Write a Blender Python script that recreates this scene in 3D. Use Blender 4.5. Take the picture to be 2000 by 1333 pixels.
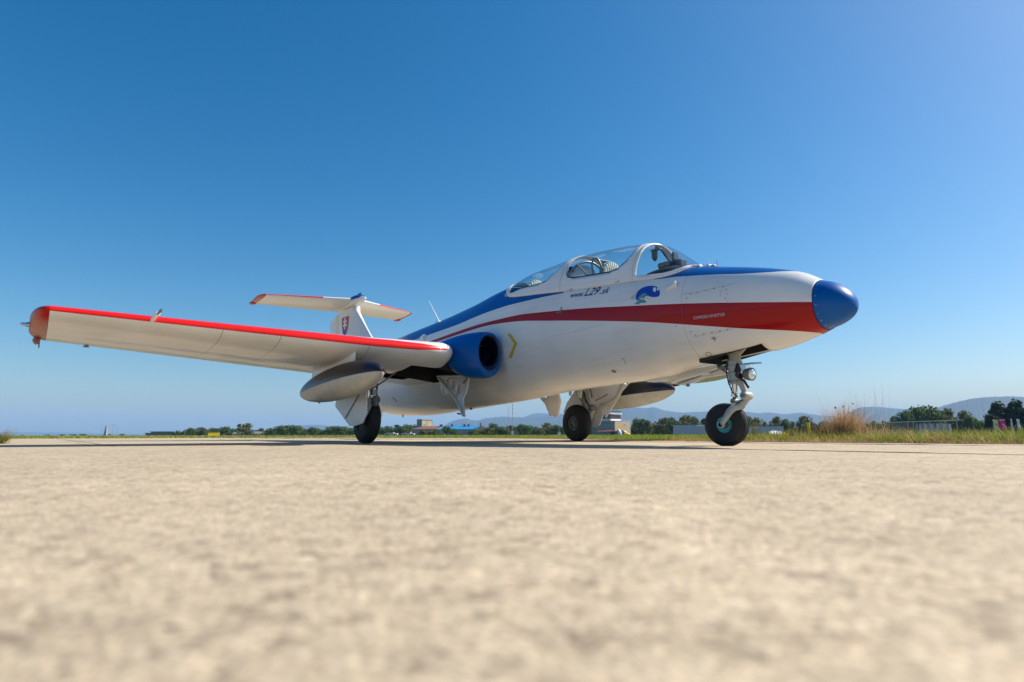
import bpy, bmesh, math, random
import numpy as np
from mathutils import Vector, Matrix, noise
from mathutils.geometry import delaunay_2d_cdt
random.seed(7)
rng = np.random.default_rng(7)
R = math.radians
for o in list(bpy.data.objects): bpy.data.objects.remove(o)
C = bpy.context.scene.collection
SC = bpy.context.scene

# ------------------------------------------------------------------ camera
CX, CY, CH, YAW, PIT, ROL, FP = 3.42, -4.941, 0.0989, 2.49777, 0.1467, -0.00136, 1240.5   # FP: focal length in pixels of a 2000 px frame
Fw = Vector((math.cos(YAW)*math.cos(PIT), math.sin(YAW)*math.cos(PIT), math.sin(PIT)))
Rt = Vector((math.sin(YAW), -math.cos(YAW), 0)); Up = Rt.cross(Fw)
Rt2 = Rt*math.cos(ROL)+Up*math.sin(ROL); Up2 = -Rt*math.sin(ROL)+Up*math.cos(ROL)
cd = bpy.data.cameras.new('camera'); cam = bpy.data.objects.new('camera', cd); C.objects.link(cam)
M = Matrix.Identity(4)
for i in range(3):
    M[i][0] = Rt2[i]; M[i][1] = Up2[i]; M[i][2] = -Fw[i]
M[0][3], M[1][3], M[2][3] = CX, CY, CH
cam.matrix_world = M
cd.sensor_width = 36; cd.lens = FP*36/2000; cd.clip_start = 0.02; cd.clip_end = 60000
cd.dof.use_dof = True; cd.dof.focus_distance = 7.2; cd.dof.aperture_fstop = 3.0
SC.camera = cam

# ------------------------------------------------------------------ sky, sun, exposure
SUN_AZ, SUN_EL = R(67), R(42)
sd = Vector((math.cos(SUN_AZ)*math.cos(SUN_EL), math.sin(SUN_AZ)*math.cos(SUN_EL), math.sin(SUN_EL)))
W = bpy.data.worlds.new('World'); SC.world = W; W.use_nodes = True
nt = W.node_tree; nt.nodes.clear()
sky = nt.nodes.new('ShaderNodeTexSky'); sky.sky_type = 'NISHITA'; sky.sun_disc = False
sky.sun_elevation = SUN_EL; sky.sun_rotation = math.atan2(sd.x, sd.y)
sky.altitude = 0; sky.air_density = 1.0; sky.dust_density = 1.1; sky.ozone_density = 3.2
bg = nt.nodes.new('ShaderNodeBackground'); bg.inputs['Strength'].default_value = 0.090
wo = nt.nodes.new('ShaderNodeOutputWorld')
hsv = nt.nodes.new('ShaderNodeHueSaturation'); hsv.inputs['Saturation'].default_value = 1.45; hsv.inputs['Hue'].default_value = .494
nt.links.new(sky.outputs[0], hsv.inputs['Color']); nt.links.new(hsv.outputs[0], bg.inputs[0]); nt.links.new(bg.outputs[0], wo.inputs[0])
sl = bpy.data.lights.new('sun', 'SUN'); sl.energy = 5.0; sl.angle = R(0.55); sl.color = (1.0, 0.90, 0.77)
so = bpy.data.objects.new('sun', sl); C.objects.link(so); so.rotation_euler = (-sd).to_track_quat('-Z', 'Y').to_euler()
so.location = (0, 0, 30)
SC.view_settings.view_transform = 'Standard'; SC.view_settings.look = 'None'
SC.view_settings.exposure = 0.55; SC.view_settings.gamma = 1; SC.view_settings.use_curve_mapping = False
try:
    SC.cycles.max_bounces = 8; SC.cycles.transparent_max_bounces = 16; SC.cycles.volume_bounces = 1
except Exception: pass

# ------------------------------------------------------------------ geometry helpers
CAMP = Vector((CX, CY, CH))
def raydir(px, py): return Fw + Rt2*((px-1000)/FP) + Up2*((666.5-py)/FP)
def at(px, py, ax, v):
    d = raydir(px, py); t = (v-CAMP[ax])/d[ax]; return CAMP+d*t
def gp(px, D):
    """ground point at depth D (along the view) in column px"""
    f = Vector((math.cos(YAW), math.sin(YAW), 0)); k = D/math.cos(PIT)
    p = CAMP + f*k + Rt*((px-1000)/FP*D*1.0); p.z = 0; return p
def hgt(py, D): return max(0.02, CH + (849.0-py)/FP*D*1.02)

class MB:
    def __init__(s): s.v = []; s.f = []
    def add(s, v, f):
        n = len(s.v); s.v += [tuple(p) for p in v]; s.f += [tuple(i+n for i in q) for q in f]; return s
    def box(s, c, d, m=None):
        c = Vector(c); hx, hy, hz = d[0]/2, d[1]/2, d[2]/2
        v = [Vector((a*hx, b*hy, e*hz)) for a in (-1, 1) for b in (-1, 1) for e in (-1, 1)]
        if m is not None: v = [m@p for p in v]
        v = [p+c for p in v]
        return s.add(v, [(0,1,3,2),(4,6,7,5),(0,4,5,1),(2,3,7,6),(0,2,6,4),(1,5,7,3)])
    def tube(s, pts, rad, n=12, caps=True):
        pts = [Vector(p) for p in pts]
        if not hasattr(rad, '__len__'): rad = [rad]*len(pts)
        rings = []; prev = None
        for i, p in enumerate(pts):
            t = (pts[min(i+1, len(pts)-1)]-pts[max(i-1, 0)]).normalized()
            a = prev if prev is not None else (Vector((0,0,1)) if abs(t.z) < .9 else Vector((1,0,0)))
            u = (a-t*a.dot(t)).normalized(); w = t.cross(u); prev = u
            rings.append([p+(u*math.cos(2*math.pi*k/n)+w*math.sin(2*math.pi*k/n))*rad[i] for k in range(n)])
        v = [q for r in rings for q in r]; f = []
        for i in range(len(pts)-1):
            for k in range(n):
                f.append((i*n+k, i*n+(k+1)%n, (i+1)*n+(k+1)%n, (i+1)*n+k))
        if caps:
            f.append(tuple(range(n-1, -1, -1))); f.append(tuple((len(pts)-1)*n+k for k in range(n)))
        return s.add(v, f)
    def lathe(s, prof, origin, axis, n=32):
        """prof: (distance along axis, radius)"""
        axis = Vector(axis).normalized(); o = Vector(origin)
        u = axis.orthogonal().normalized(); w = axis.cross(u); v = []; f = []
        for (d, r) in prof:
            for k in range(n):
                a = 2*math.pi*k/n; v.append(o+axis*d+(u*math.cos(a)+w*math.sin(a))*max(r, 1e-5))
        for i in range(len(prof)-1):
            for k in range(n):
                f.append((i*n+k, i*n+(k+1)%n, (i+1)*n+(k+1)%n, (i+1)*n+k))
        return s.add(v, f)
    def plate(s, pts, n, th):
        """flat polygon extruded by th along n"""
        n = Vector(n).normalized(); a = [Vector(p) for p in pts]; k = len(a)
        v = a+[p+n*th for p in a]
        return s.add(v, [tuple(range(k))[::-1], tuple(range(k, 2*k))]+[(i, (i+1)%k, (i+1)%k+k, i+k) for i in range(k)])
    def loft(s, rings, closed=True, caps=False):
        n = len(rings[0]); v = [p for r in rings for p in r]; f = []
        for i in range(len(rings)-1):
            for k in range(n if closed else n-1):
                f.append((i*n+k, i*n+(k+1)%n, (i+1)*n+(k+1)%n, (i+1)*n+k))
        if caps: f += [tuple(range(n))[::-1], tuple((len(rings)-1)*n+k for k in range(n))]
        return s.add(v, f)
    def mirrored(s):
        m = MB(); m.v = [(a, -b, c) for a, b, c in s.v]; m.f = [q[::-1] for q in s.f]; return m
    def obj(s, name, mat=None, parent=None, smooth=30, bevel=0):
        me = bpy.data.meshes.new(name); me.from_pydata(s.v, [], s.f)
        bm = bmesh.new(); bm.from_mesh(me); bmesh.ops.recalc_face_normals(bm, faces=bm.faces); bm.to_mesh(me); bm.free()
        return link(name, me, mat, parent, smooth, bevel)

def link(name, me, mat=None, parent=None, smooth=30, bevel=0):
    if smooth:
        me.polygons.foreach_set('use_smooth', [True]*len(me.polygons))
        if smooth < 180: me.set_sharp_from_angle(angle=R(smooth))
    if mat: me.materials.append(mat)
    o = bpy.data.objects.new(name, me); C.objects.link(o)
    if parent: o.parent = parent
    if bevel:
        b = o.modifiers.new('bevel', 'BEVEL'); b.width = bevel; b.segments = 2; b.limit_method = 'ANGLE'
    return o
def tag(o, label=None, cat=None, group=None, kind=None):
    if label: o['label'] = label
    if cat: o['category'] = cat
    if group: o['group'] = group
    if kind: o['kind'] = kind
    return o
def empty(name, loc=(0,0,0), rz=0):
    o = bpy.data.objects.new(name, None); C.objects.link(o); o.location = loc; o.rotation_euler = (0,0,rz)
    o.empty_display_size = .2; return o
def copy_thing(o, parent=None):
    c = o.copy(); C.objects.link(c)
    if parent: c.parent = parent
    for ch in list(o.children): copy_thing(ch, c)
    return c

# ------------------------------------------------------------------ materials
def mat(name, col, rough=.5, metal=0, coat=0, spec=.5, nvar=0.0, nscale=8, bump=0.0, bscale=60, emit=0):
    m = bpy.data.materials.new(name); m.use_nodes = True; t = m.node_tree; b = t.nodes['Principled BSDF']
    b.inputs['Base Color'].default_value = (*col, 1); b.inputs['Roughness'].default_value = rough
    b.inputs['Metallic'].default_value = metal; b.inputs['Coat Weight'].default_value = coat
    b.inputs['Coat Roughness'].default_value = .04; b.inputs['Specular IOR Level'].default_value = spec
    if nvar or bump:
        tc = t.nodes.new('ShaderNodeTexCoord')
    if nvar:
        n = t.nodes.new('ShaderNodeTexNoise'); n.inputs['Scale'].default_value = nscale; n.inputs['Detail'].default_value = 6
        t.links.new(tc.outputs['Object'], n.inputs[0])
        mr = t.nodes.new('ShaderNodeMapRange'); mr.inputs[1].default_value = .3; mr.inputs[2].default_value = .7
        mr.inputs[3].default_value = 1-nvar; mr.inputs[4].default_value = 1+nvar*.4
        t.links.new(n.outputs[0], mr.inputs[0])
        mx = t.nodes.new('ShaderNodeMix'); mx.data_type = 'RGBA'; mx.blend_type = 'MULTIPLY'; mx.inputs[0].default_value = 1
        mx.inputs[6].default_value = (*col, 1); t.links.new(mr.outputs[0], mx.inputs[7]); t.links.new(mx.outputs[2], b.inputs['Base Color'])
        mr2 = t.nodes.new('ShaderNodeMapRange'); mr2.inputs[3].default_value = max(0.02, rough-.06); mr2.inputs[4].default_value = min(1, rough+.1)
        t.links.new(n.outputs[0], mr2.inputs[0]); t.links.new(mr2.outputs[0], b.inputs['Roughness'])
    if bump:
        n2 = t.nodes.new('ShaderNodeTexNoise'); n2.inputs['Scale'].default_value = bscale; n2.inputs['Detail'].default_value = 4
        t.links.new(tc.outputs['Object'], n2.inputs[0])
        bp = t.nodes.new('ShaderNodeBump'); bp.inputs['Strength'].default_value = bump; bp.inputs['Distance'].default_value = .01
        t.links.new(n2.outputs[0], bp.inputs['Height']); t.links.new(bp.outputs[0], b.inputs['Normal'])
    return m
WHITE = (.78, .77, .75); BLUE = (.0005, .095, .36); RED = (.36, .0008, .003); BRED = (.80, .010, .004)
m_white = mat('white_paint', WHITE, .32, coat=.35, spec=.3, nvar=.06, nscale=3)
m_blue = mat('blue_paint', BLUE, .35, coat=.22, spec=.12, nvar=.08, nscale=5)
m_bred = mat('bright_red_paint', BRED, .35, coat=.3, spec=.2, nvar=.05)
m_tipr = mat('wing_tip_red_amber_reflection', (.42,.012,.003), .4, coat=.12, spec=.15)
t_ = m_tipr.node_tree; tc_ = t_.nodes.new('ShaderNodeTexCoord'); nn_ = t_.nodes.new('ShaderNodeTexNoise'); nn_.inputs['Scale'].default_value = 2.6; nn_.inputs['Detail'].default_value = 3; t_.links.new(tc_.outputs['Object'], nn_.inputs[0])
rr_ = t_.nodes.new('ShaderNodeValToRGB'); rr_.color_ramp.elements[0].position = .42; rr_.color_ramp.elements[0].color = (.42,.010,.003,1); rr_.color_ramp.elements[1].position = .62; rr_.color_ramp.elements[1].color = (.34,.09,.008,1)  # amber patches are a reflection painted into the red tip colour
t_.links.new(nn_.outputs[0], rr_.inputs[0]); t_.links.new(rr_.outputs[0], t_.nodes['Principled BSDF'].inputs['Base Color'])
m_dred = mat('translucent_red_cap', (.22, .008, .006), .4, coat=.1, spec=.2, nvar=.2, nscale=9)
m_black = mat('black_paint', (.012, .013, .018), .25, coat=.5, nvar=.1)
m_hole = mat('hole_shade_and_nut_black', (.006,.006,.006), .9)
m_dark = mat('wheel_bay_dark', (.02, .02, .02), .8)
m_duct = mat('intake_duct', (.003, .006, .03), .45)
m_grey = mat('grey_gear_paint', (.42, .43, .38), .42, nvar=.2, nscale=14, bump=.06)
m_greyd = mat('greasy_grey_metal', (.2, .2, .18), .45, metal=.3, nvar=.35, nscale=30)
m_chrome = mat('polished_steel', (.75, .76, .78), .12, metal=1)
m_alu = mat('aluminium', (.6, .61, .62), .3, metal=1, nvar=.15)
m_rubber = mat('tyre_rubber', (.016, .016, .017), .7, nvar=.25, nscale=40, bump=.15, bscale=140)
m_teal = mat('teal_rim_paint', (.07, .46, .45), .4, nvar=.12, nscale=20)
m_rimg = mat('grey_green_rim_paint', (.17, .20, .18), .5, nvar=.2, nscale=30)
m_seal = mat('black_rubber_seal', (.03, .03, .03), .6)
m_ink = mat('black_print', (.02, .02, .025), .5)
m_navy = mat('navy_print', (.008, .02, .11), .4)
m_yel = mat('yellow_print', (.55, .42, .01), .4)
m_line = mat('panel_gap', (.16, .17, .19), .6)
m_leather = mat('dark_leather', (.02, .02, .022), .55, nvar=.3, nscale=30, bump=.3, bscale=50)
m_pad = mat('seat_pad_fabric', (.62, .66, .60), .8, nvar=.15, nscale=60)
m_tube = mat('roll_tube_grey', (.22, .23, .24), .4, metal=.5)
m_screen = mat('frosted_blast_screen', (.8, .82, .84), .55, nvar=.12, nscale=14)
t = m_screen.node_tree; tl_ = t.nodes.new('ShaderNodeBsdfTranslucent'); tl_.inputs[0].default_value = (.9,.93,.95,1); mxs = t.nodes.new('ShaderNodeMixShader'); mxs.inputs[0].default_value = .6
t.links.new(t.nodes['Principled BSDF'].outputs[0], mxs.inputs[1]); t.links.new(tl_.outputs[0], mxs.inputs[2]); t.links.new(mxs.outputs[0], t.nodes['Material Output'].inputs[0])

# ------------------------------------------------------------------ fuselage shape (metres; x forward, y port, z up, origin under the nose wheel)
XS = [1.0,.95,.85,.65,.4,.1,-.3,-.8,-1.4,-2.1,-2.9,-3.7,-4.5,-5.4,-6.3,-7.2,-8.0,-8.7]
TOP = [1.296,1.325,1.39,1.466,1.534,1.603,1.696,1.782,1.875,1.963,1.994,1.898,1.823,1.769,1.706,1.640,1.57,1.50]
BOT = [.929,.904,.872,.821,.785,.762,.726,.65,.63,.596,.53,.485,.441,.403,.427,.56,.80,.98]
WID = [.207,.22,.246,.295,.349,.405,.45,.467,.499,.532,.558,.564,.559,.529,.488,.44,.36,.26]
XT, ZT, EP, NE = 1.206, 1.085, 1.406, 2.15
def curve(xs, ys):
    xs = xs[::-1]; ys = ys[::-1]; n = len(xs)
    if xs[0] > xs[-1]: xs = xs[::-1]; ys = ys[::-1]
    h = [xs[i+1]-xs[i] for i in range(n-1)]; d = [(ys[i+1]-ys[i])/h[i] for i in range(n-1)]
    m = [d[0]]+[2*d[i]*d[i+1]/(d[i]+d[i+1]) if d[i]*d[i+1] > 0 else 0 for i in range(n-2)]+[d[-1]]
    def f(x):
        i = 0
        if x >= xs[-1]: i = n-2
        else:
            while i < n-2 and x > xs[i+1]: i += 1
        t = (x-xs[i])/h[i]; t = max(-.0, min(1., t)) if (x < xs[0] or x > xs[-1]) else t
        return (2*t**3-3*t*t+1)*ys[i]+(t**3-2*t*t+t)*h[i]*m[i]+(-2*t**3+3*t*t)*ys[i+1]+(t**3-t*t)*h[i]*m[i+1]
    return f
fT, fB, fW = curve(XS, TOP), curve(XS, BOT), curve(XS, WID)
def tbw(x):
    if x <= 1.0: return fT(x), fB(x), fW(x)
    t, b, w = fT(1.0), fB(1.0), fW(1.0); u = min(1, (x-1)/(XT-1)); s = math.sqrt(max(1e-9, 1-u**EP)); zc0 = (t+b)/2
    zc = zc0+(ZT-zc0)*u*u; return zc+(t-zc0)*s, zc+(b-zc0)*s, w*s
def sect(x, a):
    t, b, w = tbw(x); zm = b+(t-b)*.52; c, s = math.cos(a), math.sin(a)
    y = w*math.copysign(abs(c)**(2/NE), c); z = zm+((t-zm) if s > 0 else (zm-b))*math.copysign(abs(s)**(2/NE), s)
    return Vector((x, y, z))
def ang_at(x, z):
    t, b, w = tbw(x); zm = b+(t-b)*.52; h = (t-zm) if z > zm else (zm-b)
    k = max(-1, min(1, (z-zm)/h)); return math.asin(math.copysign(abs(k)**(NE/2), k))
def side(x, z, off=.0015, sgn=-1):
    """point on the fuselage side at (x, z), lifted by off"""
    a = ang_at(x, z); p = sect(x, a); e = .01
    du = sect(x+e, a)-sect(x-e, a); dv = sect(x, a+e)-sect(x, a-e); n = du.cross(dv).normalized()
    if n.y < 0: n = -n
    p = p+n*off; return Vector((p.x, p.y*(-sgn)*-1 if sgn > 0 else -p.y, p.z)) if sgn < 0 else p
def infus(P):
    if P.x > XT: return 1.
    t, b, w = tbw(P.x); zm = b+(t-b)*.52; h = (t-zm) if P.z > zm else (zm-b)
    return (abs(P.y)/w)**NE+(abs(P.z-zm)/h)**NE-1
def hit(px, py):
    d = raydir(px, py); t = 3.
    while t < 16:
        if infus(CAMP+d*t) < 0:
            a, b = t-.08, t
            for _ in range(22):
                m_ = (a+b)/2
                if infus(CAMP+d*m_) < 0: b = m_
                else: a = m_
            p = CAMP+d*b; return (p.x, p.z)
        t += .08
    return None
def inpoly(p, ring):
    c = False; j = len(ring)-1
    for i in range(len(ring)):
        a, b = ring[i], ring[j]
        if (a[1] > p[1]) != (b[1] > p[1]) and p[0] < (b[0]-a[0])*(p[1]-a[1])/(b[1]-a[1])+a[0]: c = not c
        j = i
    return c
def resample(ring, st, sx=1):
    out = []
    for i in range(len(ring)):
        a, b = ring[i], ring[(i+1) % len(ring)]; L = math.hypot((a[0]-b[0])*sx, a[1]-b[1]); k = max(1, int(L/st))
        for j in range(k): out.append((a[0]+(b[0]-a[0])*j/k, a[1]+(b[1]-a[1])*j/k))
    return out
def patch(rings, fn, st, stx=None):
    """triangulated 2D region (even-odd rings) mapped to a surface by fn(u, v)"""
    stx = stx or st; R_ = [resample(r, st) for r in rings]; vs = []; ed = []
    for r in R_:
        n0 = len(vs); vs += r; ed += [(n0+i, n0+(i+1) % len(r)) for i in range(len(r))]
    us = [p[0] for p in vs]; ws = [p[1] for p in vs]
    def ins(p): return sum(inpoly(p, r) for r in rings) % 2 == 1
    u = min(us)+stx*.5
    while u < max(us):
        w = min(ws)+st*.5
        while w < max(ws):
            if ins((u, w)): vs.append((u, w))
            w += st
        u += stx
    V_, E_, F_, *_ = delaunay_2d_cdt([Vector(p) for p in vs], ed, [], 0, 1e-6)
    F_ = [f for f in F_ if ins(sum((V_[i] for i in f), Vector((0, 0)))/len(f))]
    used = sorted({i for f in F_ for i in f}); mp = {a: b for b, a in enumerate(used)}
    return [fn(V_[i][0], V_[i][1]) for i in used], [tuple(mp[i] for i in f) for f in F_]
def decal(name, rings, material, parent, off=.002, st=.03, fn=None):
    v, f = patch(rings, fn or (lambda a, b: side(a, b, off)), st)
    return MB().add(v, f).obj(name, material, parent, smooth=180)
def ribbon(pts, w):
    """closed polygon round an open polyline"""
    L = []; Rr = []
    for i, p in enumerate(pts):
        a, b = pts[max(0, i-1)], pts[min(len(pts)-1, i+1)]; dx, dy = b[0]-a[0], b[1]-a[1]; l = math.hypot(dx, dy) or 1
        L.append((p[0]-dy/l*w/2, p[1]+dx/l*w/2)); Rr.append((p[0]+dy/l*w/2, p[1]-dx/l*w/2))
    return L+Rr[::-1]

# paint scheme on the fuselage: edges of the blue and red bands as height over length
def fcurve(t, xin, pts, x0, x1, z0, z1):
    mr = t.nodes.new('ShaderNodeMapRange'); mr.inputs[1].default_value = x0; mr.inputs[2].default_value = x1
    t.links.new(xin, mr.inputs[0]); fc = t.nodes.new('ShaderNodeFloatCurve'); c = fc.mapping.curves[0]
    pts = sorted(pts); f = curve([p[0] for p in pts][::-1], [p[1] for p in pts][::-1])
    c.points[0].location = (0, (f(x0)-z0)/(z1-z0)); c.points[1].location = (1, (f(x1)-z0)/(z1-z0)); N = 40
    for i in range(1, N):
        x = x0+(x1-x0)*i/N; c.points.new(i/N, (f(x)-z0)/(z1-z0))
    fc.mapping.use_clip = False; fc.mapping.update(); t.links.new(mr.outputs[0], fc.inputs['Value'])
    m2 = t.nodes.new('ShaderNodeMath'); m2.operation = 'MULTIPLY_ADD'; m2.inputs[1].default_value = z1-z0; m2.inputs[2].default_value = z0
    t.links.new(fc.outputs[0], m2.inputs[0]); return m2.outputs[0]
def mth(t, op, a, b=None):
    n = t.nodes.new('ShaderNodeMath'); n.operation = op
    for i, q in enumerate((a, b)):
        if q is None: continue
        if isinstance(q, (int, float)): n.inputs[i].default_value = q
        else: t.links.new(q, n.inputs[i])
    return n.outputs[0]
def mixc(t, fac, a, b):
    n = t.nodes.new('ShaderNodeMix'); n.data_type = 'RGBA'
    t.links.new(fac, n.inputs[0])
    for i, q in ((6, a), (7, b)):
        if isinstance(q, tuple): n.inputs[i].default_value = (*q, 1)
        else: t.links.new(q, n.inputs[i])
    return n.outputs[2]
REDT = [(-7.2,1.36),(-6,1.385),(-5.2,1.395),(-4.318,1.417),(-3.695,1.452),(-2.968,1.478),(-2.454,1.479),(-1.744,1.431),(-1.212,1.382),(-.548,1.302),(.005,1.234),(.453,1.177),(1.0,1.105)]
REDB = [(-7.2,1.345),(-6,1.362),(-5.2,1.365),(-4.2,1.378),(-3.548,1.411),(-2.957,1.431),(-2.443,1.409),(-1.736,1.322),(-1.208,1.248),(-.555,1.147),(-.019,1.048),(.416,.968),(.814,.907),(1.0,.878)]
BLUR = [(-7.2,1.42),(-6,1.46),(-5.18,1.50),(-4.327,1.532),(-3.755,1.554),(-3.314,1.592),(-2.919,1.620),(-2.51,1.635),(-2.051,1.632),(-1.64,1.622)]
BLUN = [(-.45,1.548),(-.371,1.538),(-.208,1.527),(-.055,1.509),(.184,1.478),(.405,1.445),(.608,1.425),(.739,1.418),(1.0,1.405)]
m_fus = bpy.data.materials.new('fuselage_livery'); m_fus.use_nodes = True
t = m_fus.node_tree; pb = t.nodes['Principled BSDF']; tc = t.nodes.new('ShaderNodeTexCoord'); sx = t.nodes.new('ShaderNodeSeparateXYZ')
t.links.new(tc.outputs['Object'], sx.inputs[0]); X_, Z_ = sx.outputs['X'], sx.outputs['Z']
ru = fcurve(t, X_, REDT, -7.2, 1.0, .8, 1.8); rl = fcurve(t, X_, REDB, -7.2, 1.0, .8, 1.8)
b1 = fcurve(t, X_, BLUR, -7.2, -1.64, .8, 1.8); b2 = fcurve(t, X_, BLUN, -.45, 1.0, .8, 1.8)
red = mth(t, 'MULTIPLY', mth(t, 'LESS_THAN', Z_, ru), mth(t, 'GREATER_THAN', Z_, rl))
red = mth(t, 'MULTIPLY', red, mth(t, 'GREATER_THAN', X_, -7.1))
bl = mth(t, 'MULTIPLY', mth(t, 'GREATER_THAN', Z_, b1), mth(t, 'LESS_THAN', X_, -1.642))
bn = mth(t, 'MULTIPLY', mth(t, 'GREATER_THAN', Z_, b2), mth(t, 'GREATER_THAN', X_, -.45))
blu = mth(t, 'MAXIMUM', bl, bn)
nz = t.nodes.new('ShaderNodeTexNoise'); nz.inputs['Scale'].default_value = 2.5; nz.inputs['Detail'].default_value = 7; t.links.new(tc.outputs['Object'], nz.inputs[0])
grime = t.nodes.new('ShaderNodeMapRange'); grime.inputs[1].default_value = .35; grime.inputs[2].default_value = .75; grime.inputs[3].default_value = 1.0; grime.inputs[4].default_value = .90
t.links.new(nz.outputs[0], grime.inputs[0])
c0 = mixc(t, blu, mixc(t, red, WHITE, RED), BLUE)
# panel joints: thin rings round the fuselage and two lengthwise seams
ln = None
for xr in (-.09, -3.9, -5.7):
    k = mth(t, 'LESS_THAN', mth(t, 'ABSOLUTE', mth(t, 'SUBTRACT', X_, xr)), .0022); ln = k if ln is None else mth(t, 'MAXIMUM', ln, k)
sm = mth(t, 'SUBTRACT', Z_, mth(t, 'MULTIPLY_ADD', X_, -.03)); 
zl = t.nodes.new('ShaderNodeMath'); zl.operation = 'MULTIPLY_ADD'; t.links.new(X_, zl.inputs[0]); zl.inputs[1].default_value = .028; zl.inputs[2].default_value = 1.205
k = mth(t, 'LESS_THAN', mth(t, 'ABSOLUTE', mth(t, 'SUBTRACT', Z_, zl.outputs[0])), .0016)
k = mth(t, 'MULTIPLY', k, mth(t, 'LESS_THAN', X_, -1.0)); ln = mth(t, 'MAXIMUM', ln, k)
mpn = t.nodes.new('ShaderNodeMapping'); mpn.inputs['Scale'].default_value = (.7, 5, 9); t.links.new(tc.outputs['Object'], mpn.inputs[0])
ns2 = t.nodes.new('ShaderNodeTexNoise'); ns2.inputs['Scale'].default_value = 2.2; ns2.inputs['Detail'].default_value = 8; ns2.inputs['Roughness'].default_value = .65; t.links.new(mpn.outputs[0], ns2.inputs[0])
st2 = t.nodes.new('ShaderNodeMapRange'); st2.inputs[1].default_value = .48; st2.inputs[2].default_value = .75; st2.inputs[3].default_value = 1.0; st2.inputs[4].default_value = .90; t.links.new(ns2.outputs[0], st2.inputs[0])
ms = t.nodes.new('ShaderNodeMix'); ms.data_type = 'RGBA'; ms.blend_type = 'MULTIPLY'; ms.inputs[0].default_value = 1; t.links.new(c0, ms.inputs[6]); t.links.new(st2.outputs[0], ms.inputs[7]); c0 = ms.outputs[2]
mu = t.nodes.new('ShaderNodeMix'); mu.data_type = 'RGBA'; mu.blend_type = 'MULTIPLY'; mu.inputs[0].default_value = 1
t.links.new(c0, mu.inputs[6]); t.links.new(grime.outputs[0], mu.inputs[7])
half = mth(t, 'MULTIPLY', ln, .42)
t.links.new(mixc(t, half, mu.outputs[2], (.08, .08, .09)), pb.inputs['Base Color'])
pb.inputs['Roughness'].default_value = .34; pb.inputs['Specular IOR Level'].default_value = .15; pb.inputs['Coat Weight'].default_value = .3; pb.inputs['Coat Roughness'].default_value = .035
nb = t.nodes.new('ShaderNodeTexNoise'); nb.inputs['Scale'].default_value = 3.2; nb.inputs['Detail'].default_value = 2; t.links.new(tc.outputs['Object'], nb.inputs[0])
bp = t.nodes.new('ShaderNodeBump'); bp.inputs['Strength'].default_value = .22; bp.inputs['Distance'].default_value = .012
t.links.new(nb.outputs[0], bp.inputs['Height']); t.links.new(bp.outputs[0], pb.inputs['Normal']); t.links.new(bp.outputs[0], pb.inputs['Coat Normal'])
for n in t.nodes:
    if n.type == 'MATH' and n.operation == 'MULTIPLY_ADD' and not n.inputs[0].is_linked: pass

# glass: a thin clear shell
m_glass = bpy.data.materials.new('canopy_perspex'); m_glass.use_nodes = True; t = m_glass.node_tree; t.nodes.clear()
tr = t.nodes.new('ShaderNodeBsdfTransparent'); tr.inputs[0].default_value = (.86, .915, .925, 1)
gl = t.nodes.new('ShaderNodeBsdfGlossy'); gl.inputs['Roughness'].default_value = .02
fr = t.nodes.new('ShaderNodeFresnel'); gq = t.nodes.new('ShaderNodeNewGeometry'); ir = mth(t, 'SUBTRACT', 1.49, mth(t, 'MULTIPLY', gq.outputs['Backfacing'], 1.49-1/1.49)); t.links.new(ir, fr.inputs[0])
mx = t.nodes.new('ShaderNodeMixShader'); ou = t.nodes.new('ShaderNodeOutputMaterial')
t.links.new(fr.outputs[0], mx.inputs[0]); t.links.new(tr.outputs[0], mx.inputs[1]); t.links.new(gl.outputs[0], mx.inputs[2]); t.links.new(mx.outputs[0], ou.inputs[0])
# ================================================================== THE SETTING
def struct(o, label=None): o['kind'] = 'structure'; return o
EDGE = [(-22.5,2.0),(-20,3.6),(-16,4.9),(-10.5,5.5),(-6,4.15),(-2.84,3.22),(-.6,2.86),(1.3,2.98),(6,3.15),(14,3.5),(24,3.9)]
fE = curve([p[0] for p in EDGE][::-1], [p[1] for p in EDGE][::-1])
def edge(x): return fE(x)+.035*noise.noise(Vector((x*1.7, 3, 0)))+.02*noise.noise(Vector((x*7, 9, 0)))
# concrete: pale exposed aggregate
m_con = bpy.data.materials.new('aggregate_concrete'); m_con.use_nodes = True; t = m_con.node_tree; pb = t.nodes['Principled BSDF']
ge = t.nodes.new('ShaderNodeNewGeometry')
def vor(scale, feat='F1'):
    n = t.nodes.new('ShaderNodeTexVoronoi'); n.feature = feat; n.inputs['Scale'].default_value = scale; t.links.new(ge.outputs['Position'], n.inputs['Vector']); return n
def nse(scale, det=4, rough=.55):
    n = t.nodes.new('ShaderNodeTexNoise'); n.inputs['Scale'].default_value = scale; n.inputs['Detail'].default_value = det; n.inputs['Roughness'].default_value = rough; t.links.new(ge.outputs['Position'], n.inputs['Vector']); return n
def mrg(o, a, b_, c, d):
    n = t.nodes.new('ShaderNodeMapRange'); n.inputs[1].default_value = a; n.inputs[2].default_value = b_; n.inputs[3].default_value = c; n.inputs[4].default_value = d; t.links.new(o, n.inputs[0]); return n.outputs[0]
v1 = vor(150); v2 = vor(55); n1 = nse(42, 6, .62); n2 = nse(5.5, 5, .6); n3 = nse(.6, 4)
rp = t.nodes.new('ShaderNodeValToRGB'); t.links.new(v1.outputs['Color'], rp.inputs[0]); e = rp.color_ramp.elements
e[0].position = 0; e[0].color = (.20,.165,.125,1); e[1].position = 1; e[1].color = (.62,.53,.39,1)
for p_, c_ in ((.14,(.36,.295,.21,1)),(.45,(.49,.405,.285,1)),(.7,(.55,.46,.325,1))): q_ = e.new(p_); q_.color = c_
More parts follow.
